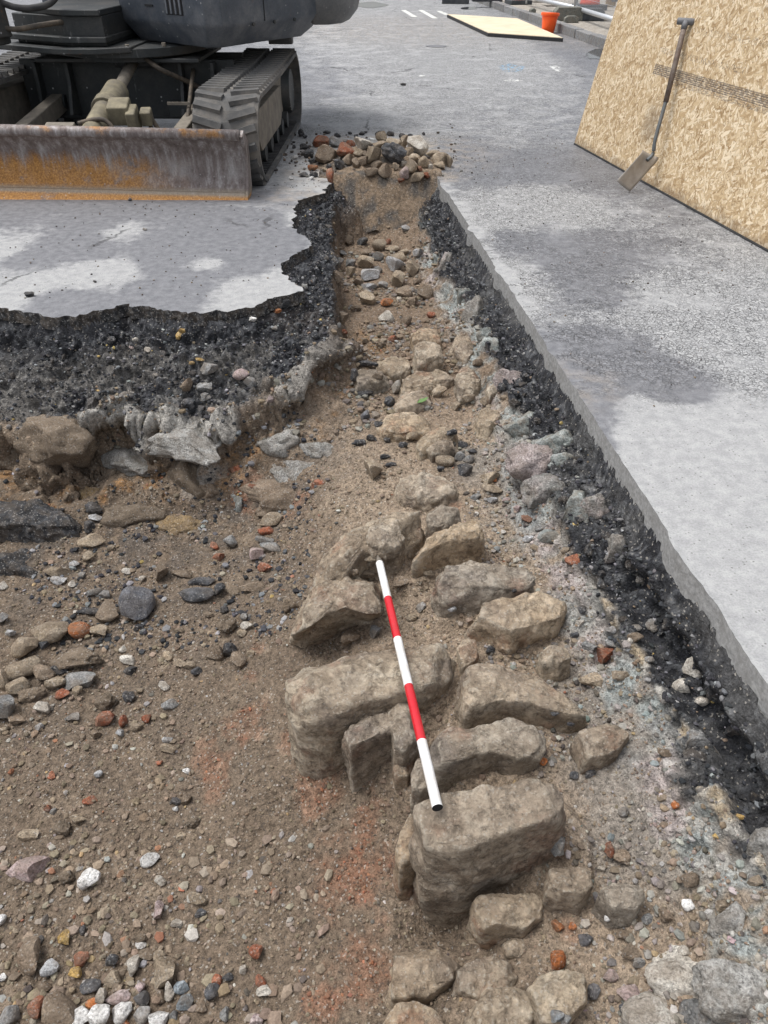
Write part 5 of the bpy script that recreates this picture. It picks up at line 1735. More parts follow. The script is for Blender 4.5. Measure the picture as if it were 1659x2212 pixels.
def make_track(xc, side):
    t = empty('track')
    t.parent = ex
    pts = belt_path()
    n = len(pts)
    w = .45
    vs_, fs_ = [], []
    for (y, z, a) in pts:
        ny_, nz_ = math.cos(a), math.sin(a)
        for x_, o in ((-w / 2, 0), (-w / 2 + .03, .012), (w / 2 - .03, .012), (w / 2, 0), (w / 2, -.03), (-w / 2, -.03)):
            vs_.append((xc + x_, y + ny_ * o, z + nz_ * o))
    for i in range(n):
        j = (i + 1) % n
        for k in range(6):
            fs_.append((i * 6 + k, j * 6 + k, j * 6 + (k + 1) % 6, i * 6 + (k + 1) % 6))
    MB().add(vs_, fs_).build('rubber_belt', M['rubber'], t, smooth=False)
    # lugs, two staggered rows slanted like a chevron
    per = []
    L = 0
    for i in range(n):
        a, b = pts[i], pts[(i + 1) % n]
        per.append((L, a, b))
        L += math.hypot(b[0] - a[0], b[1] - a[1])
    N = 54
    for k in range(N):
        for row in (-1, 1):
            s = (k + (.0 if row > 0 else .5)) * L / N
            for (s0, a, b) in per:
                ln_ = math.hypot(b[0] - a[0], b[1] - a[1])
                if s0 <= s < s0 + ln_:
                    f = (s - s0) / ln_
                    y, z = a[0] + (b[0] - a[0]) * f, a[1] + (b[1] - a[1]) * f
                    ty, tz = (b[0] - a[0]) / ln_, (b[1] - a[1]) / ln_
                    break
            if z < .06 and -0.9 < y < 0.9:
                continue
            nrm = Vector((0, -tz, ty))
            tan = Vector((0, ty, tz))
            ax = Vector((1, 0, 0))
            rot = Matrix((ax, tan, nrm)).transposed()
            if rot.determinant() < 0:
                rot = Matrix((-ax, tan, nrm)).transposed()
            m4 = rot.to_4x4() @ Matrix.Rotation(R(16) * row, 4, 'Z')
            o = link('lug', lug_me)
            o.parent = t
            o.matrix_local = Matrix.Translation(Vector((xc + row * .118, y, z)) + nrm * .008) @ m4
    ribs = MB()
    for k in range(38):
        y = -.95 + 1.9 * k / 37
        ribs.box((xc, y, .045), (w - .05, .022, .02))
    ribs.build('belt_ribs', M['rubber_dark'], t)
    fr = MB()
    fr.prism([(-.95, .40), (-.95, .22), (-.85, .15), (.8, .15), (.9, .25), (.9, .43), (.7, .47), (-.8, .47)], xc - .10, xc + .10, 'x')
    fr.build('side_frame', M['dusty'], t, .01)
    cov = MB()
    cov.prism([(-.86, .44), (-.9, .25), (-.8, .16), (.2, .16), (.3, .23), (.3, .44)], xc + side * .10, xc + side * .165, 'x')
    cov.build('side_cover', M['dusty'], t, .008)
    for nm, y, z, r in (('idler', -1.0, .289, .235), ('sprocket', .98, .304, .245)):
        mbw = MB()
        mbw.tube([(xc - .09, y, z), (xc + .09, y, z)], r, 28)
        mbw.tube([(xc - .15, y, z), (xc + .15, y, z)], r * .45, 20)
        if nm == 'sprocket':
            mbw.tube([(xc + side * .09, y, z), (xc + side * .17, y, z)], [.21, .17], 24)
        mbw.build(nm, M['dusty'] if nm == 'idler' else M['frame_paint'], t, .006)
    for y in (-.62, -.3, .02, .34, .66):
        MB().tube([(xc - .16, y, .115), (xc - .05, y, .115), (xc - .05, y, .09), (xc + .05, y, .09), (xc + .05, y, .115), (xc + .16, y, .115)], [.065, .065, .05, .05, .065, .065], 18).build('roller', M['frame_paint'], t)
    return t


make_track(1.045, 1)
make_track(-1.045, -1)

# undercarriage frame between the tracks
mb = MB()
mb.box((0, .10, .44), (1.75, .05, .42))
mb.box((0, .55, .44), (1.75, .05, .42))
mb.box((0, .32, .665), (1.3, .9, .03))
mb.box((0, .32, .235), (1.7, .5, .03))
cf_ = mb.build('car_frame', M['frame_paint'], ex, .008)
for x in (-.72, -.46, .46, .72):
    MB().prism([(.075, .25), (-.12 if abs(x) < .6 else -.06, .28), (-.02, .5), (-.02, .64), (.075, .64)], x - .014, x + .014, 'x').build('frame_rib', M['frame_paint'], ex, .003)
for s in (-1, 1):
    MB().bar((s * .62, .08, .34), (s * .60, -1.27, .21), .10, .13).build('blade_arm', M['dusty'], ex, .01)
    MB().tube([(s * .55, .06, .35), (s * .70, .06, .35)], .05, 16).build('arm_pin', M['frame_paint'], ex)
MB().box((.42, -.02, .31), (.16, .16, .10)).build('arm_bracket', M['frame_paint'], ex, .008)

# dozer blade: curved mouldboard, top roll, cutting edge and end plate
bl = empty('dozer_blade', (-1.16, -1.44, 0.012))
bl.parent = ex
bl.rotation_euler = (0, R(.9), 0)
prof_o, prof_i = [], []
for k in range(15):
    f = k / 14
    z = .0 + .42 * f
    y = -.055 + .135 * math.sin(math.pi * (f * .93 + .02)) ** 1.0 * 1.0 - .0 * f
    y = -.07 + .125 * (1 - (2 * f - 1.08) ** 2)
    prof_o.append((y, z))
    prof_i.append((y + .022, z))
face = MB().prism(prof_o + prof_i[::-1], 0.0, 2.34, 'x')
fo = face.build('mouldboard', M['blade'], bl, 0, True)
fo.data.set_sharp_from_angle(angle=R(40))
MB().tube([(0, prof_o[-1][0] + .012, .425), (2.335, prof_o[-1][0] + .012, .425)], .034, 16).build('top_roll', M['blade'], bl, 0, True)
MB().prism([(prof_o[0][0] - .012, -.006), (prof_o[0][0] + .012, -.006), (prof_o[2][0] + .002, .062), (prof_o[2][0] - .018, .062)], 0.0, 2.338, 'x').build('cutting_edge', M['blade'], bl, .003)
endp = [(-.09, -.004)] + [(a - .016, b) for a, b in prof_o] + [(prof_o[-1][0] + .045, .45), (.13, .36), (.12, .06), (.02, -.004)]
MB().prism(endp, 2.338, 2.36, 'x').build('end_plate', M['blade'], bl, .004)
MB().prism(endp, -.022, 0, 'x').build('end_plate', M['blade'], bl, .004)
MB().box((1.16, .15, .2), (1.7, .06, .14)).build('back_beam', M['frame_paint'], bl, .008)

# blade cylinder with hose blocks
mb = MB()
A, B = Vector((.06, -1.36, .26)), Vector((.10, .02, .66))
d = B - A
mb.tube([A, A + d * .12], .07, 20)
mb.tube([A + d * .10, A + d * .18, A + d * .42], [.075, .085, .085], 24)
mb.tube([A + d * .40, A + d * .46], .105, 24)
mb.tube([A + d * .46, A + d * .62, A + d * .66], [.095, .09, .06], 24)
cy = mb.build('blade_cylinder', M['dusty_yellow'], ex, .005)
MB().tube([A + d * .6, A + d * .97], .042, 18).build('cylinder_rod', M['dusty'], ex, 0, True)
MB().tube([B + Vector((-.16, 0, 0)), B + Vector((.2, 0, 0))], .06, 18).build('cylinder_pin', M['frame_paint'], ex)
mb = MB()
mb.box((.06 + .155, -.90, .44), (.15, .17, .13), (.28, 0, .1))
mb.box((.06 + .25, -.92, .37), (.07, .16, .20), (.28, 0, .1))
mb.box((.06 + .33, -.86, .40), (.08, .10, .10), (.28, 0, .1))
mb.build('valve_block', M['dusty_yellow'], ex, .012)
mb = MB()
mb.box((-.13, -1.22, .36), (.20, .16, .075), (.25, 0, 0))
for x, y in ((-.17, -1.24), (-.10, -1.23)):
    mb.tube([(x, y, .39), (x, y, .412)], .014, 8)
mb.build('step_block', M['dusty'], ex, .006)


def arc(pts, n=14):
    pts = [Vector(p) for p in pts]
    out = []
    P = [pts[0]] + pts + [pts[-1]]
    for i in range(1, len(P) - 2):
        for k in range(n):
            t = k / n
            a_, b_, c_, d_ = P[i - 1], P[i], P[i + 1], P[i + 2]
            out.append(.5 * ((2 * b_) + (c_ - a_) * t + (2 * a_ - 5 * b_ + 4 * c_ - d_) * t * t + (3 * b_ - a_ - 3 * c_ + d_) * t ** 3))
    out.append(pts[-1])
    return out


for pts in ([(-.02, -1.12, .40), (.16, -1.1, .42), (.26, -1.12, .30), (.33, -1.05, .22), (.36, -.95, .33)],
            [(.40, -.84, .42), (.47, -.86, .30), (.53, -.84, .18), (.60, -.6, .3), (.58, -.2, .5), (.55, .06, .58)],
            [(.38, -.8, .36), (.44, -.8, .24), (.56, -.5, .28), (.62, -.15, .42), (.74, .07, .5)]):
    MB().tube(arc(pts), .016, 8).build('hose', M['hose'], ex, 0, True)
MB().bar((.44, -.45, .42), (.62, -.45, .42), .012, .02).build('hose_clip', M['dusty'], ex)

# slew ring and upper structure, turned so that a corner points at the viewer
MB().lathe([(.52, .66), (.52, .70), (.62, .70), (.62, .755), (.5, .76)], (0, .32, 0), 40).build('slew_ring', M['frame_paint'], ex)
mb = MB()
mb.prism([(-1.02, -.05), (-.35, -.42), (-.05, -.42), (.18, -.30), (.2, .9), (-.9, .9)], .735, .775, 'z')
mb.prism([(-.85, -.05), (-.30, -.34), (.02, -.34), (.05, .9), (-.8, .9)], .80, .84, 'z')
mb.prism([(-.8, .0), (-.28, -.28), (.0, -.28), (.05, .9), (-.75, .9)], .775, .97, 'z')
mb.prism([(-.72, .0), (-.26, -.32), (.0, -.32), (.05, .9), (-.7, .9)], .97, 1.01, 'z')
mb.build('slew_platform', M['frame_paint'], ex, .008)


def loft(rings, name, mat, bevel=.02):
    mb_ = MB()
    n_ = len(rings[0][0])
    vs_ = [(x, y, z) for ring, z in rings for x, y in ring]
    fs_ = [tuple(range(n_ - 1, -1, -1)), tuple((len(rings) - 1) * n_ + k for k in range(n_))]
    for i in range(len(rings) - 1):
        for k in range(n_):
            fs_.append((i * n_ + k, i * n_ + (k + 1) % n_, (i + 1) * n_ + (k + 1) % n_, (i + 1) * n_ + k))
    return mb_.add(vs_, fs_).build(name, mat, ex, bevel, seg=3)


def inset(poly, d_):
    P = np.array(poly)
    c = P.mean(0)
    v = P - c
    L_ = np.linalg.norm(v, axis=1)[:, None]
    return (c + v * (1 - d_ / L_)).tolist()


HO = [(.0, .18), (.42, -.12), (.80, -.40), (.92, -.38), (1.22, .08), (1.52, .55), (1.5, 1.5), (.8, 2.0), (-.9, 1.9), (-.95, 1.0), (.0, .95)]
loft([(inset(HO, .14), .765), (inset(HO, .02), .90), (HO, .93), (HO, 1.55), (inset(HO, .06), 1.75)], 'engine_house', M['slate_paint'], .012)
CW = [(1.46, .52), (1.66, .56), (1.80, .70), (1.88, 1.0), (1.82, 1.5), (1.5, 1.95), (.9, 2.2), (.85, 1.9), (1.3, 1.5)]
loft([(inset(CW, .16), .835), (inset(CW, .05), .93), (CW, 1.06), (CW, 1.5), (inset(CW, .08), 1.66)], 'counterweight', M['cast'], .03)
# seams, louvre and bolts on the house side that faces the road
nrm_r = Vector((.47, -.30, 0)).normalized()


def on_face(a, b, f, z, out=.002):
    p = Vector((a[0] + (b[0] - a[0]) * f, a[1] + (b[1] - a[1]) * f, z))
    t = Vector((b[0] - a[0], b[1] - a[1], 0)).normalized()
    return p + Vector((t.y, -t.x, 0)) * out, t


for (a, b, f) in ((HO[3], HO[5], .42),):
    p, t = on_face(a, b, f, 1.2, .0)
    MB().box(p, (.006, .012, .56), (0, 0, math.atan2(t.y, t.x))).build('panel_seam', M['void'], ex)
p, t = on_face(HO[1], HO[2], .30, 1.10, .0)
rz = math.atan2(t.y, t.x)
MB().box(p, (.20, .012, .26), (0, 0, rz)).build('louvre_opening', M['void'], ex, .004)
for k in range(4):
    q, _ = on_face(HO[1], HO[2], .30 + (k - 1.5) * .11, 1.10, .006)
    MB().box(q, (.018, .014, .25), (0, 0, rz)).build('louvre_bar', M['slate_paint'], ex, .003)
for k in range(2):
    q, _ = on_face(HO[0], HO[1], .72, 1.02 + k * .05, .002)
    MB().box(q, (.09, .014, .012), (0, 0, math.atan2(HO[1][1] - HO[0][1], HO[1][0] - HO[0][0]))).build('vent_slot', M['void'], ex)
for k in range(3):
    q, t2 = on_face(HO[3], HO[5], .30 + .22 * k, .905, .0)
    MB().tube([q, q + Vector((t2.y, -t2.x, 0)) * .012], .013, 10).build('bolt', M['frame_paint'], ex)
# swing bracket and boom foot
mb = MB()
mb.tube([(-.86, -.40, .80), (-.86, -.40, 1.35)], .17, 24)
mb.box((-.98, -.52, .93), (.16, .30, .26), (0, 0, -.5))
mb.box((-.74, -.55, 1.0), (.08, .3, .3), (0, 0, -.5))
mb.tube([(-1.2, -.66, .93), (-.75, -.46, .93)], .07, 18)
mb.build('swing_bracket', M['frame_paint'], ex, .01)
MB().bar((-1.0, -.62, 1.05), (-1.15, -.95, 2.0), .20, .28).build('boom', M['slate_paint'], ex, .015)
MB().tube(arc([(-.80, -.42, 1.12), (-.55, -.44, 1.03), (-.34, -.34, 1.05), (-.22, -.25, 1.2)]), .022, 8).build('hose', M['rubber_dark'], ex, 0, True)
M['rusty'] = mat_simple('rust_scale', (.17, .085, .04), .85, .1, .4, 30, (.07, .05, .04), .6)
for x, y, z in ((-.93, -.57, .86), (-.80, -.66, .90)):
    MB().tube([(x, y, z), (x - .03, y - .05, z)], .045, 16).build('pin_cap', M['rusty'], ex, .004)
for pts in ([(-.75, -.45, .93), (-.6, -.46, .9), (-.42, -.38, .92), (-.3, -.25, .93)],
            [(.2, -.1, .70), (.35, -.2, .62), (.5, -.05, .52), (.66, .06, .42)]):
    MB().tube(arc(pts), .018, 8).build('hose', M['hose'], ex, 0, True)
for k in range(5):
    a_ = R(200 + k * 28)
    MB().tube([(.58 * math.cos(a_), .32 + .58 * math.sin(a_), .76), (.58 * math.cos(a_), .32 + .58 * math.sin(a_), .785)], .016, 8).build('bolt', M['dusty'], ex)
MB().box((1.12, 1.18, .70), (.22, .10, .10), (0, 0, 0)).build('lamp_bracket', M['cast'], ex, .01)

# ------------------------------------------------------------------ leaning strand board and spade
bx_, nx_ = Vector((.197, -.980, 0)), Vector((.98, .197, 0))
by_ = (nx_ * .191 + Vector((0, 0, 1))).normalized()
bz_ = bx_.cross(by_)
frame = Matrix((bx_, by_, bz_)).transposed().to_4x4()
board = MB().box((1.53, .623, -.009), (3.06, 1.22, .018)).build('strand_board', mat_osb(True), None, .002)
board.matrix_world = Matrix.Translation((1.66, 7.08, 0)) @ frame
tag(board, 'big sheet of strand board leaning up behind the spade', 'board')
MB().box((1.53, .006, -.012), (3.05, .012, .034)).build('dark_strip', M['rubber_dark'], board, .003)  # thin dark strip along the board's lower edge
M['timber'] = mat_simple('prop_timber', (.32, .23, .13), .8, 0, .3, 30)
for u_ in (.5, 2.4):
    MB().bar((u_, 1.0, -.022), (u_, -.05 + .0, -.55), .045, .07, (1, 0, 0)).build('timber_prop', M['timber'], board, .003)

sp = empty('spade', (1.78, 5.62, 0))
tag(sp, 'long-handled steel spade leaning on the strand board, blade down', 'spade')


def put(o, par):
    o.parent = par
    o.matrix_parent_inverse = Matrix.Translation(-Vector(par.location))
    return o


BR, BL = Vector(S(1361, 414, .004)), Vector(S(1332, 391, .085))
TR, TL = Vector(S(1427, 340, .20)), Vector(S(1392, 324, .262))
nb = (TR - BR).cross(BL - BR).normalized()
if nb.y > 0:
    nb = -nb
mb = MB()
vs_, fs_ = [], []
NU, NV = 8, 12
for lay in (0, 1):
    for i in range(NU + 1):
        for j in range(NV + 1):
            u_, v_ = i / NU, j / NV
            p = (BR * (1 - u_) + BL * u_) * (1 - v_) + (TR * (1 - u_) + TL * u_) * v_
            bend = -.016 * (1 - (2 * u_ - 1) ** 2) * (.4 + .6 * v_) + (.03 * max(0, v_ - .9) * 6 if v_ > .9 else 0) * -1
            vs_.append(p + nb * (bend - .003 * lay))
m_ = (NU + 1) * (NV + 1)
for i in range(NU):
    for j in range(NV):
        a_ = i * (NV + 1) + j
        fs_.append((a_, a_ + 1, a_ + NV + 2, a_ + NV + 1))
        fs_.append((m_ + a_, m_ + a_ + NV + 1, m_ + a_ + NV + 2, m_ + a_ + 1))
bd = [i * (NV + 1) for i in range(NU + 1)] + [NU * (NV + 1) + j for j in range(1, NV + 1)] + [i * (NV + 1) + NV for i in range(NU - 1, -1, -1)] + [j for j in range(NV - 1, 0, -1)]
for k in range(len(bd)):
    a_, b_ = bd[k], bd[(k + 1) % len(bd)]
    fs_.append((a_, b_, m_ + b_, m_ + a_))
M['spade_steel'] = mat_simple('muddy_spade_steel', (.40, .37, .335), .55, .15, .25, 12, (.27, .22, .17), .5)
M['socket'] = mat_simple('grey_socket_paint', (.10, .112, .118), .5, .2, .3, 24, (.17, .15, .13), .4)
M['shaft_wood'] = mat_simple('dirty_shaft_wood', (.115, .082, .066), .7, 0, .4, 30, (.38, .35, .31), .35)
M['grip'] = mat_simple('worn_grey_grip', (.14, .142, .15), .6, 0, .25, 40)
put(mb.add(vs_, fs_).build('blade', M['spade_steel'], None, 0, True), sp)
top = Vector((2.035, 5.97, .985))
neck = (TR + TL) / 2 + nb * .004
k1 = neck + (top - neck) * .12 + Vector((-.012, -.01, 0))
k2 = neck + (top - neck) * .42
put(MB().tube(arc([neck - (TR - BR).normalized() * .06, neck, k1, k2], 8), [.013] * 25, 12).build('socket', M['socket'], None, 0, True), sp)
put(MB().tube([k2 - (top - neck) * .02, k2 + (top - k2) * .5, top], [.0175, .0185, .0175], 14).build('shaft', M['shaft_wood'], None, 0, True), sp)
gx = Vector((.9, -.43, -.02)).normalized()
put(MB().tube([top - gx * .055, top - gx * .05, top + gx * .05, top + gx * .055], [.017, .021, .021, .018], 16).build('grip', M['grip'], None, 0, True), sp)
put(MB().tube([top - (top - k2).normalized() * .05, top], [.019, .024], 14).build('grip_collar', M['grip'], None, 0, True), sp)

# ------------------------------------------------------------------ ranging pole
p0, p1 = Vector(S(838, 1293, -.268)), Vector(S(945, 1745, -.178))
ax_ = (p1 - p0)
seglen = ax_.length / 4
ax_.normalize()
rp = empty('ranging_pole', tuple(p0 - ax_ * seglen))
tag(rp, 'red and white banded ranging pole lying across the wall stones', 'ranging pole')
M['pole_white'] = mat_simple('scuffed_white_enamel', (.74, .74, .73), .4, 0, .06, 40, (.48, .43, .36), .55)
M['pole_red'] = mat_simple('glossy_red_enamel', (.50, .008, .018), .22, 0, .12, 30, (.42, .06, .05), .25, spec=.6)
M['steel_tip'] = mat_simple('dirty_steel_tip', (.28, .25, .21), .5, .6, .25, 40)
for k in range(5):
    a_ = p0 + ax_ * seglen * (k - 1)
    b_ = p0 + ax_ * seglen * k
    put(MB().tube([a_, b_], .0132, 24, caps=k != 4).build('band', M['pole_white' if k % 2 == 0 else 'pole_red'], None, 0, True), rp).data.set_sharp_from_angle(angle=R(40))
end = p0 + ax_ * seglen * 4
put(MB().tube([end, end, end - ax_ * .03, end - ax_ * .03], [.0132, .0115, .0115, .001], 24).build('tube_end', M['void'], None, 0, False), rp)
st = p0 - ax_ * seglen
put(MB().tube([st + ax_ * .004, st, st - ax_ * .012, st - ax_ * .05], [.0132, .012, .011, .002], 18).build('point', M['steel_tip'], None, 0, True), rp)
#PART6

# ------------------------------------------------------------------ kerb and pavement
def kx(y):
    return 3.5 - (y - 13.94) * 0.097


M['kerb'] = mat_stone('granite_kerb', (.13, .135, .14), (.2, .205, .21), (.29, .29, .29), sc=3, rnd=.2, bumpd=.004)
M['paving'] = mat_stone('sandstone_paving', (.25, .225, .19), (.33, .305, .265), (.4, .375, .335), sc=1.5, rnd=.12, bumpd=.003, speck=.15)
pave_base = MB()
ysb = [-6, 2, 10, 14, 18, 24, 34, 60, 120, 260]
vs_ = [(kx(y) + .14, y, .082) for y in ysb] + [(kx(y) + 60, y, .082) for y in ysb]
pave_base.add(vs_, [(i, i + len(ysb), i + len(ysb) + 1, i + 1) for i in range(len(ysb) - 1)])
pv = pave_base.build('pavement', mat_simple('paving_bed', (.16, .15, .135), .9, 0, .3, 20))
tag(pv, kind='structure')
kb = empty('kerb')
tag(kb, kind='structure')
y = 6.6
kr = random.Random(3)
kdir = math.atan(0.097)
while y < 34:
    L_ = kr.choice((.62, .78, .9, .98))
    yc = y + L_ / 2
    o = MB().box((0, 0, 0), (.17, L_ - .012, .30)).build('kerb_stone', M['kerb'], None, .012)
    o.location = (kx(yc) + .085 + kr.uniform(-.006, .006), yc, .135 - .15 + kr.uniform(-.006, .008))
    o.rotation_euler = (0, kr.uniform(-.02, .02), kdir)
    o.parent = kb
    y += L_
slab = None
for r in range(34):
    yc = 6.8 + r * .62
    for c in range(7):
        w = .78
        off = .39 * (r % 2)
        o = link('paving_slab', slab.data) if slab else MB().box((0, 0, 0), (w - .012, .608, .06)).build('paving_slab', M['paving'], None, .006)
        slab = slab or o
        if o is not slab:
            b_ = o.modifiers.new('bevel', 'BEVEL')
            b_.width, b_.segments, b_.limit_method = .006, 2, 'ANGLE'
        o.location = (kx(yc) + .18 + w / 2 + c * w + (off if c else off / 2 * 0) , yc, .09 + kr.uniform(-.002, .003))
        if c == 0 and off:
            o.location.x = kx(yc) + .18 + w / 2
        o.rotation_euler = (0, 0, kdir)
        o.parent = pv
# slabs of offset rows must not overlap: push the rest of the row along
for o in pv.children:
    pass

# ------------------------------------------------------------------ flat board, bucket, cones, fence, blocks
c4 = [S(1055, 72, .05), S(1215, 83, .05), S(1117, 41, .05), S(967, 32, .05)]
mb = MB()
mb.add([(q[0], q[1], z_) for z_ in (.028, .064) for q in c4], [(3, 2, 1, 0), (4, 5, 6, 7), (0, 1, 5, 4), (1, 2, 6, 5), (2, 3, 7, 6), (3, 0, 4, 7)])
M['pale_board'] = mat_simple('pale_weathered_board', (.62, .53, .38), .8, 0, .14, 5, (.5, .40, .27), .4)
M['edge_black'] = mat_simple('black_board_edge', (.03, .03, .032), .85, 0, .3, 20)
fb = mb.build('ground_board', M['pale_board'], None, .003)
tag(fb, 'pale board sheet lying flat on the road beside the orange bucket', 'board')
mb = MB()
for i in range(4):
    a_, b_ = Vector(c4[i]), Vector(c4[(i + 1) % 4])
    a_.z = b_.z = .027
    t_ = (b_ - a_).normalized()
    off_ = Vector((t_.y, -t_.x, 0)) * .006
    mb.bar(a_ + off_ - t_ * .006, b_ + off_ + t_ * .006, .012, .052)
mb.build('board_edge', M['edge_black'], fb)

bk = empty('bucket', tuple(S(1183, 71, 0)), .3)
bk.rotation_euler = (R(-3), R(4), .3)
tag(bk, 'bright orange plastic bucket standing by the kerb', 'bucket')
M['orange_plastic'] = mat_simple('orange_plastic', (.85, .10, .012), .4, 0, .06, 10, (.72, .12, .03), .3)
pro = [(.108, .002), (.112, .01), (.150, .30), (.150, .302), (.143, .302), (.106, .014), (.0, .013)]
MB().lathe(pro, (0, 0, 0), 32).build('bucket_wall', M['orange_plastic'], bk, 0, True).data.set_sharp_from_angle(angle=R(40))
MB().lathe([(.151, .262), (.168, .264), (.170, .312), (.160, .316), (.152, .314), (.151, .30)], (0, 0, 0), 32).build('rim', M['orange_plastic'], bk, 0, True)
MB().lathe([(.147, .235), (.153, .236), (.153, .243), (.147, .245)], (0, 0, 0), 32).build('rib', M['orange_plastic'], bk, 0, True)

M['cone'] = mat_simple('faded_orange_cone', (.72, .085, .045), .5, 0, .1, 8, (.6, .13, .08), .3)
M['sleeve'] = mat_simple('reflective_sleeve', (.7, .7, .7), .35, 0, .05, 30)
M['base_black'] = mat_simple('recycled_black_base', (.045, .05, .055), .8, 0, .3, 20, (.12, .12, .12), .4)


def cone(px, py, label, s=1.0):
    c = empty('traffic_cone', tuple(S(px, py, .122)), .2)
    tag(c, label, 'traffic cone', 'traffic cones on the pavement')
    MB().box((0, 0, .045 * s), (.52 * s, .52 * s, .09 * s)).build('base', M['base_black'], c, .015)
    MB().lathe([(.19 * s, .09 * s), (.185 * s, .12 * s), (.115 * s, .46 * s), (.11 * s, .46 * s)], (0, 0, 0), 28).build('body', M['cone'], c, 0, True)
    MB().lathe([(.118 * s, .455 * s), (.087 * s, .60 * s)], (0, 0, 0), 28).build('sleeve', M['sleeve'], c, 0, True)
    MB().lathe([(.089 * s, .60 * s), (.045 * s, .88 * s), (.02 * s, .885 * s)], (0, 0, 0), 28).build('tip', M['cone'], c, 0, True)
    return c


cone(1272, 21, 'traffic cone on the pavement behind the fence foot', 1.15)
cone(1119, 9, 'traffic cone on the pavement near the top edge, left of the fence', 1.0)

M['galv'] = mat_simple('galvanised_tube', (.5, .52, .54), .45, .5, .12, 20)
fa, fbp, fc = Vector(S(1173, 0, .30)), Vector(S(1243, 16, .30)), Vector(S(1330, 42, .30))


def panel(a_, b_, label):
    a_, b_ = Vector((a_.x, a_.y, .122)), Vector((b_.x, b_.y, .122))
    r_ = empty('temporary_fence', tuple(a_))
    tag(r_, label, 'fence panel', 'temporary fence panels')
    t_ = (b_ - a_)
    L_ = t_.length
    t_.normalize()
    rb, rt_ = Vector((0, 0, .17)), Vector((0, 0, 1.95))
    z0 = Vector((0, 0, 0.04))
    b2 = t_ * (L_ - .05)
    a0_ = t_ * .05
    MB().tube([a0_ + rb, b2 + rb], .04, 14).build('bottom_rail', M['galv'], r_, 0, True)
    MB().tube([a0_ + rt_, b2 + rt_], .021, 10).build('top_rail', M['galv'], r_, 0, True)
    MB().tube([a0_ + z0, a0_ + rt_ + Vector((0, 0, .04))], .024, 12).build('post', M['galv'], r_, 0, True)
    MB().tube([b2 + z0, b2 + rt_ + Vector((0, 0, .04))], .024, 12).build('post', M['galv'], r_, 0, True)
    mb_ = MB()
    k = .12
    while k < L_ - .1:
        mb_.tube([t_ * k + rb, t_ * k + rt_], .0022, 4, False)
        k += .045
    z_ = .35
    while z_ < 1.9:
        mb_.tube([a0_ + Vector((0, 0, z_)), b2 + Vector((0, 0, z_))], .0022, 4, False)
        z_ += .22
    mb_.build('wire_mesh', M['galv'], r_)
    return r_


dv_ = (fbp - fa).normalized()
panel(fbp - dv_ * 3.4, fbp, 'far temporary fence panel ending at the rubber foot on the pavement')
dn_ = (fc - fbp).normalized()
panel(fbp, fbp + dn_ * 3.4, 'near temporary fence panel running behind the leaning strand board')


def foot(px, py, l, w, h, rz_, mat, name, label, cat, z=.122):
    o = MB()
    o.prism([(-l / 2, 0), (l / 2, 0), (l / 2, h * .7), (l / 2 - .06, h), (-l / 2 + .06, h), (-l / 2, h * .7)], -w / 2, w / 2, 'y')
    o = o.build(name, mat, None, .012)
    q = S(px, py, z)
    o.location = (q[0], q[1], z)
    o.rotation_euler = (0, 0, rz_)
    tag(o, label, cat)
    return o


M['old_concrete'] = mat_stone('mossy_concrete', (.10, .105, .09), (.16, .165, .145), (.22, .225, .2), sc=3, rnd=.1)
foot(1225, 44, .55, .24, .22, .05, M['old_concrete'], 'concrete_block', 'mossy concrete block on the kerb right of the orange bucket', 'block')
foot(1272, 44, .55, .24, .2, -.1, M['base_black'], 'rubber_block', 'dark rubber fence foot under the two fence posts', 'fence foot')
foot(1233, 49, .27, .12, .11, .02, M['old_concrete'], 'kerb_brick', 'small grey stone sett in front of the mossy block', 'sett')
foot(1150, 27, .12, .12, .08, .3, M['old_concrete'], 'small_sett', 'small grey stone on the kerb behind the orange bucket', 'sett')
foot(984, 8, .70, .26, .17, -.15, M['base_black'], 'rubber_block', 'dark fence foot standing on the road at the top edge', 'fence foot', 0.0)
foot(1052, 3, .75, .26, .14, .0, M['base_black'], 'rubber_block', 'dark flat fence foot on the kerb at the top edge', 'fence foot')
q = S(1318, 14, .122)
bag = link('grey_bundle', variant(LMP[3], mat_simple('grey_cloth', (.2, .205, .22), .8, 0, .3, 30, (.35, .35, .36), .4)))
bag.location = (q[0], q[1], .42)
bag.scale = (.42, .35, .5)
tag(bag, 'grey cloth bundle on a brown stump at the top right', 'bundle')
MB().lathe([(.12, .0), (.11, .2), (.1, .22)], (q[0], q[1], .122), 14).build('stump', M['timber'], None, .01)
stp = bpy.data.objects['stump']
tag(stp, 'short brown wooden stump under the grey bundle', 'stump')

# ------------------------------------------------------------------ road markings, puddles, cover
def flat(name, pts, mat, z=.004, label=None):
    n_ = len(pts)
    v_ = [S(a_, b_, 0) for a_, b_ in pts]
    o = MB().add([(p[0], p[1], z) for p in v_], [tuple(range(n_))]).build(name, mat)
    tag(o, kind='structure')
    return o


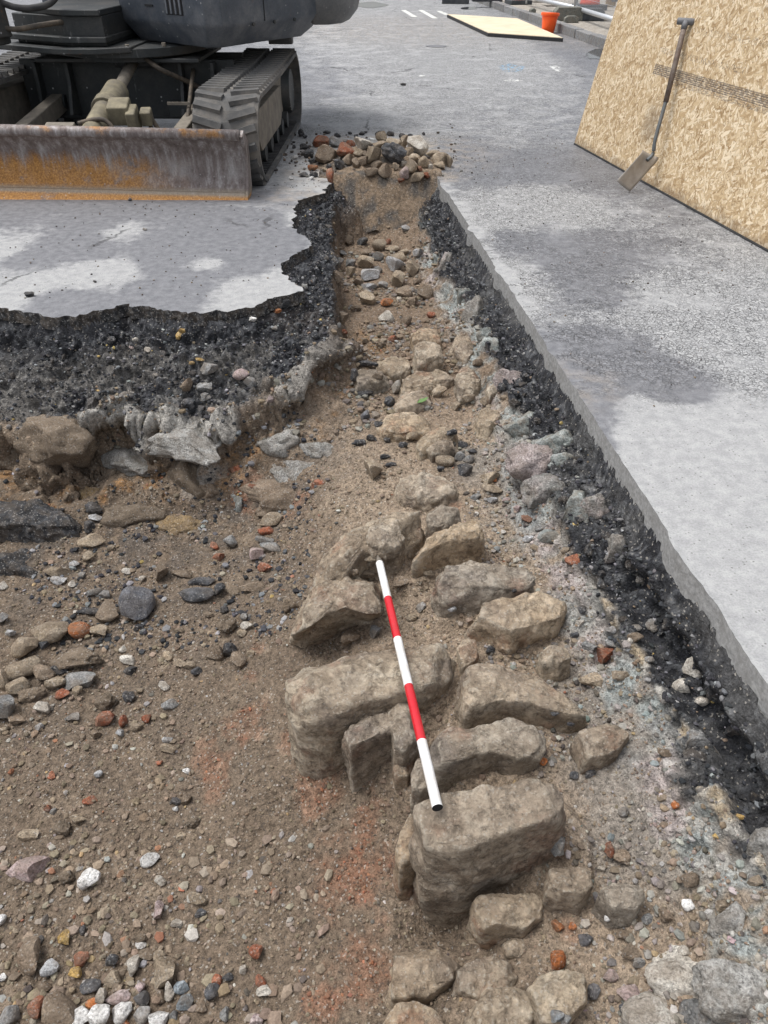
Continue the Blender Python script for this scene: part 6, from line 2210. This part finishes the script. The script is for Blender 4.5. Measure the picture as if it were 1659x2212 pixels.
def mat_worn(name, col, thr=.5):
    m = Mat(name)
    co = m.coord('Object')
    n1 = m.noise(co, 14, 6, .7)
    m.done(m.mix(.4, col, m.ramp(m.noise(co, 60, 4), [(.3, .7), (.7, 1.1)]), 'MULTIPLY'), .8)
    tr = m.n('BsdfTransparent')
    mx = m.n('MixShader')
    m.l(m.step(n1, thr - .06, thr + .06), mx.inputs[0])
    m.l(tr.outputs[0], mx.inputs[1])
    m.l(m.b.outputs[0], mx.inputs[2])
    m.l(mx.outputs[0], m.t.nodes['Material Output'].inputs['Surface'])
    return m.m


wp = mat_worn('worn_white_paint', (.62, .62, .58), .40)
wp2 = mat_worn('very_worn_white_paint', (.6, .6, .58), .5)
bp = mat_worn('blue_survey_paint', (.25, .45, .62), .56)
for a_, b_, c_, d_ in ((866, 22, 890, 37), (903, 22, 934, 40), (942, 24, 962, 33)):
    flat('road_marking', [(a_, b_), (a_ + 10, b_), (c_ + 12, d_), (c_, d_)], wp)
flat('road_marking', [(1186, 144), (1200, 142), (1212, 146), (1200, 148), (1214, 153), (1206, 156), (1194, 150)], wp2)
flat('road_marking', [(900, 163), (917, 162), (918, 166), (901, 166)], wp2)
flat('road_marking', [(1083, 174), (1110, 171), (1130, 175), (1105, 178)], wp2)
flat('road_marking', [(1075, 143), (1100, 137), (1135, 145), (1125, 155), (1090, 156)], bp)
flat('road_marking', [(640 + 150, 300), (830, 290), (850, 300), (820, 305)], wp2)
pw = Mat('puddle_water')
pw.b.inputs['IOR'].default_value = 1.33
pw = pw.done((.035, .037, .04), .06, None, spec=.5)


def blob(name, cx_, cy_, rx, ry, mat, seed, z=.0045, n_=40):
    pts = []
    for k in range(n_):
        a_ = 2 * math.pi * k / n_
        r_ = 1 + .35 * float(fbm(np.array([[math.cos(a_) * 1.2, math.sin(a_) * 1.2, seed]]), 1.3, 3, 3)[0])
        pts.append((cx_ + rx * r_ * math.cos(a_), cy_ + ry * r_ * math.sin(a_)))
    return flat(name, pts, mat, z)


blob('puddle', 800, 11, 38, 6, pw, 1)
blob('puddle', 1013, 18, 17, 3, pw, 5)
blob('puddle', 1295, 118, 30, 11, pw, 9)
q = S(942, 100, 0)
MB().lathe([(.17, .0), (.17, .006), (.13, .007), (.12, .003), (.0, .003)], (q[0], q[1], 0), 28).build('valve_cover', mat_simple('iron_cover', (.16, .16, .165), .6, .3, .3, 40))
tag(bpy.data.objects['valve_cover'], 'small round iron valve cover set in the road beyond the heap', 'cover')
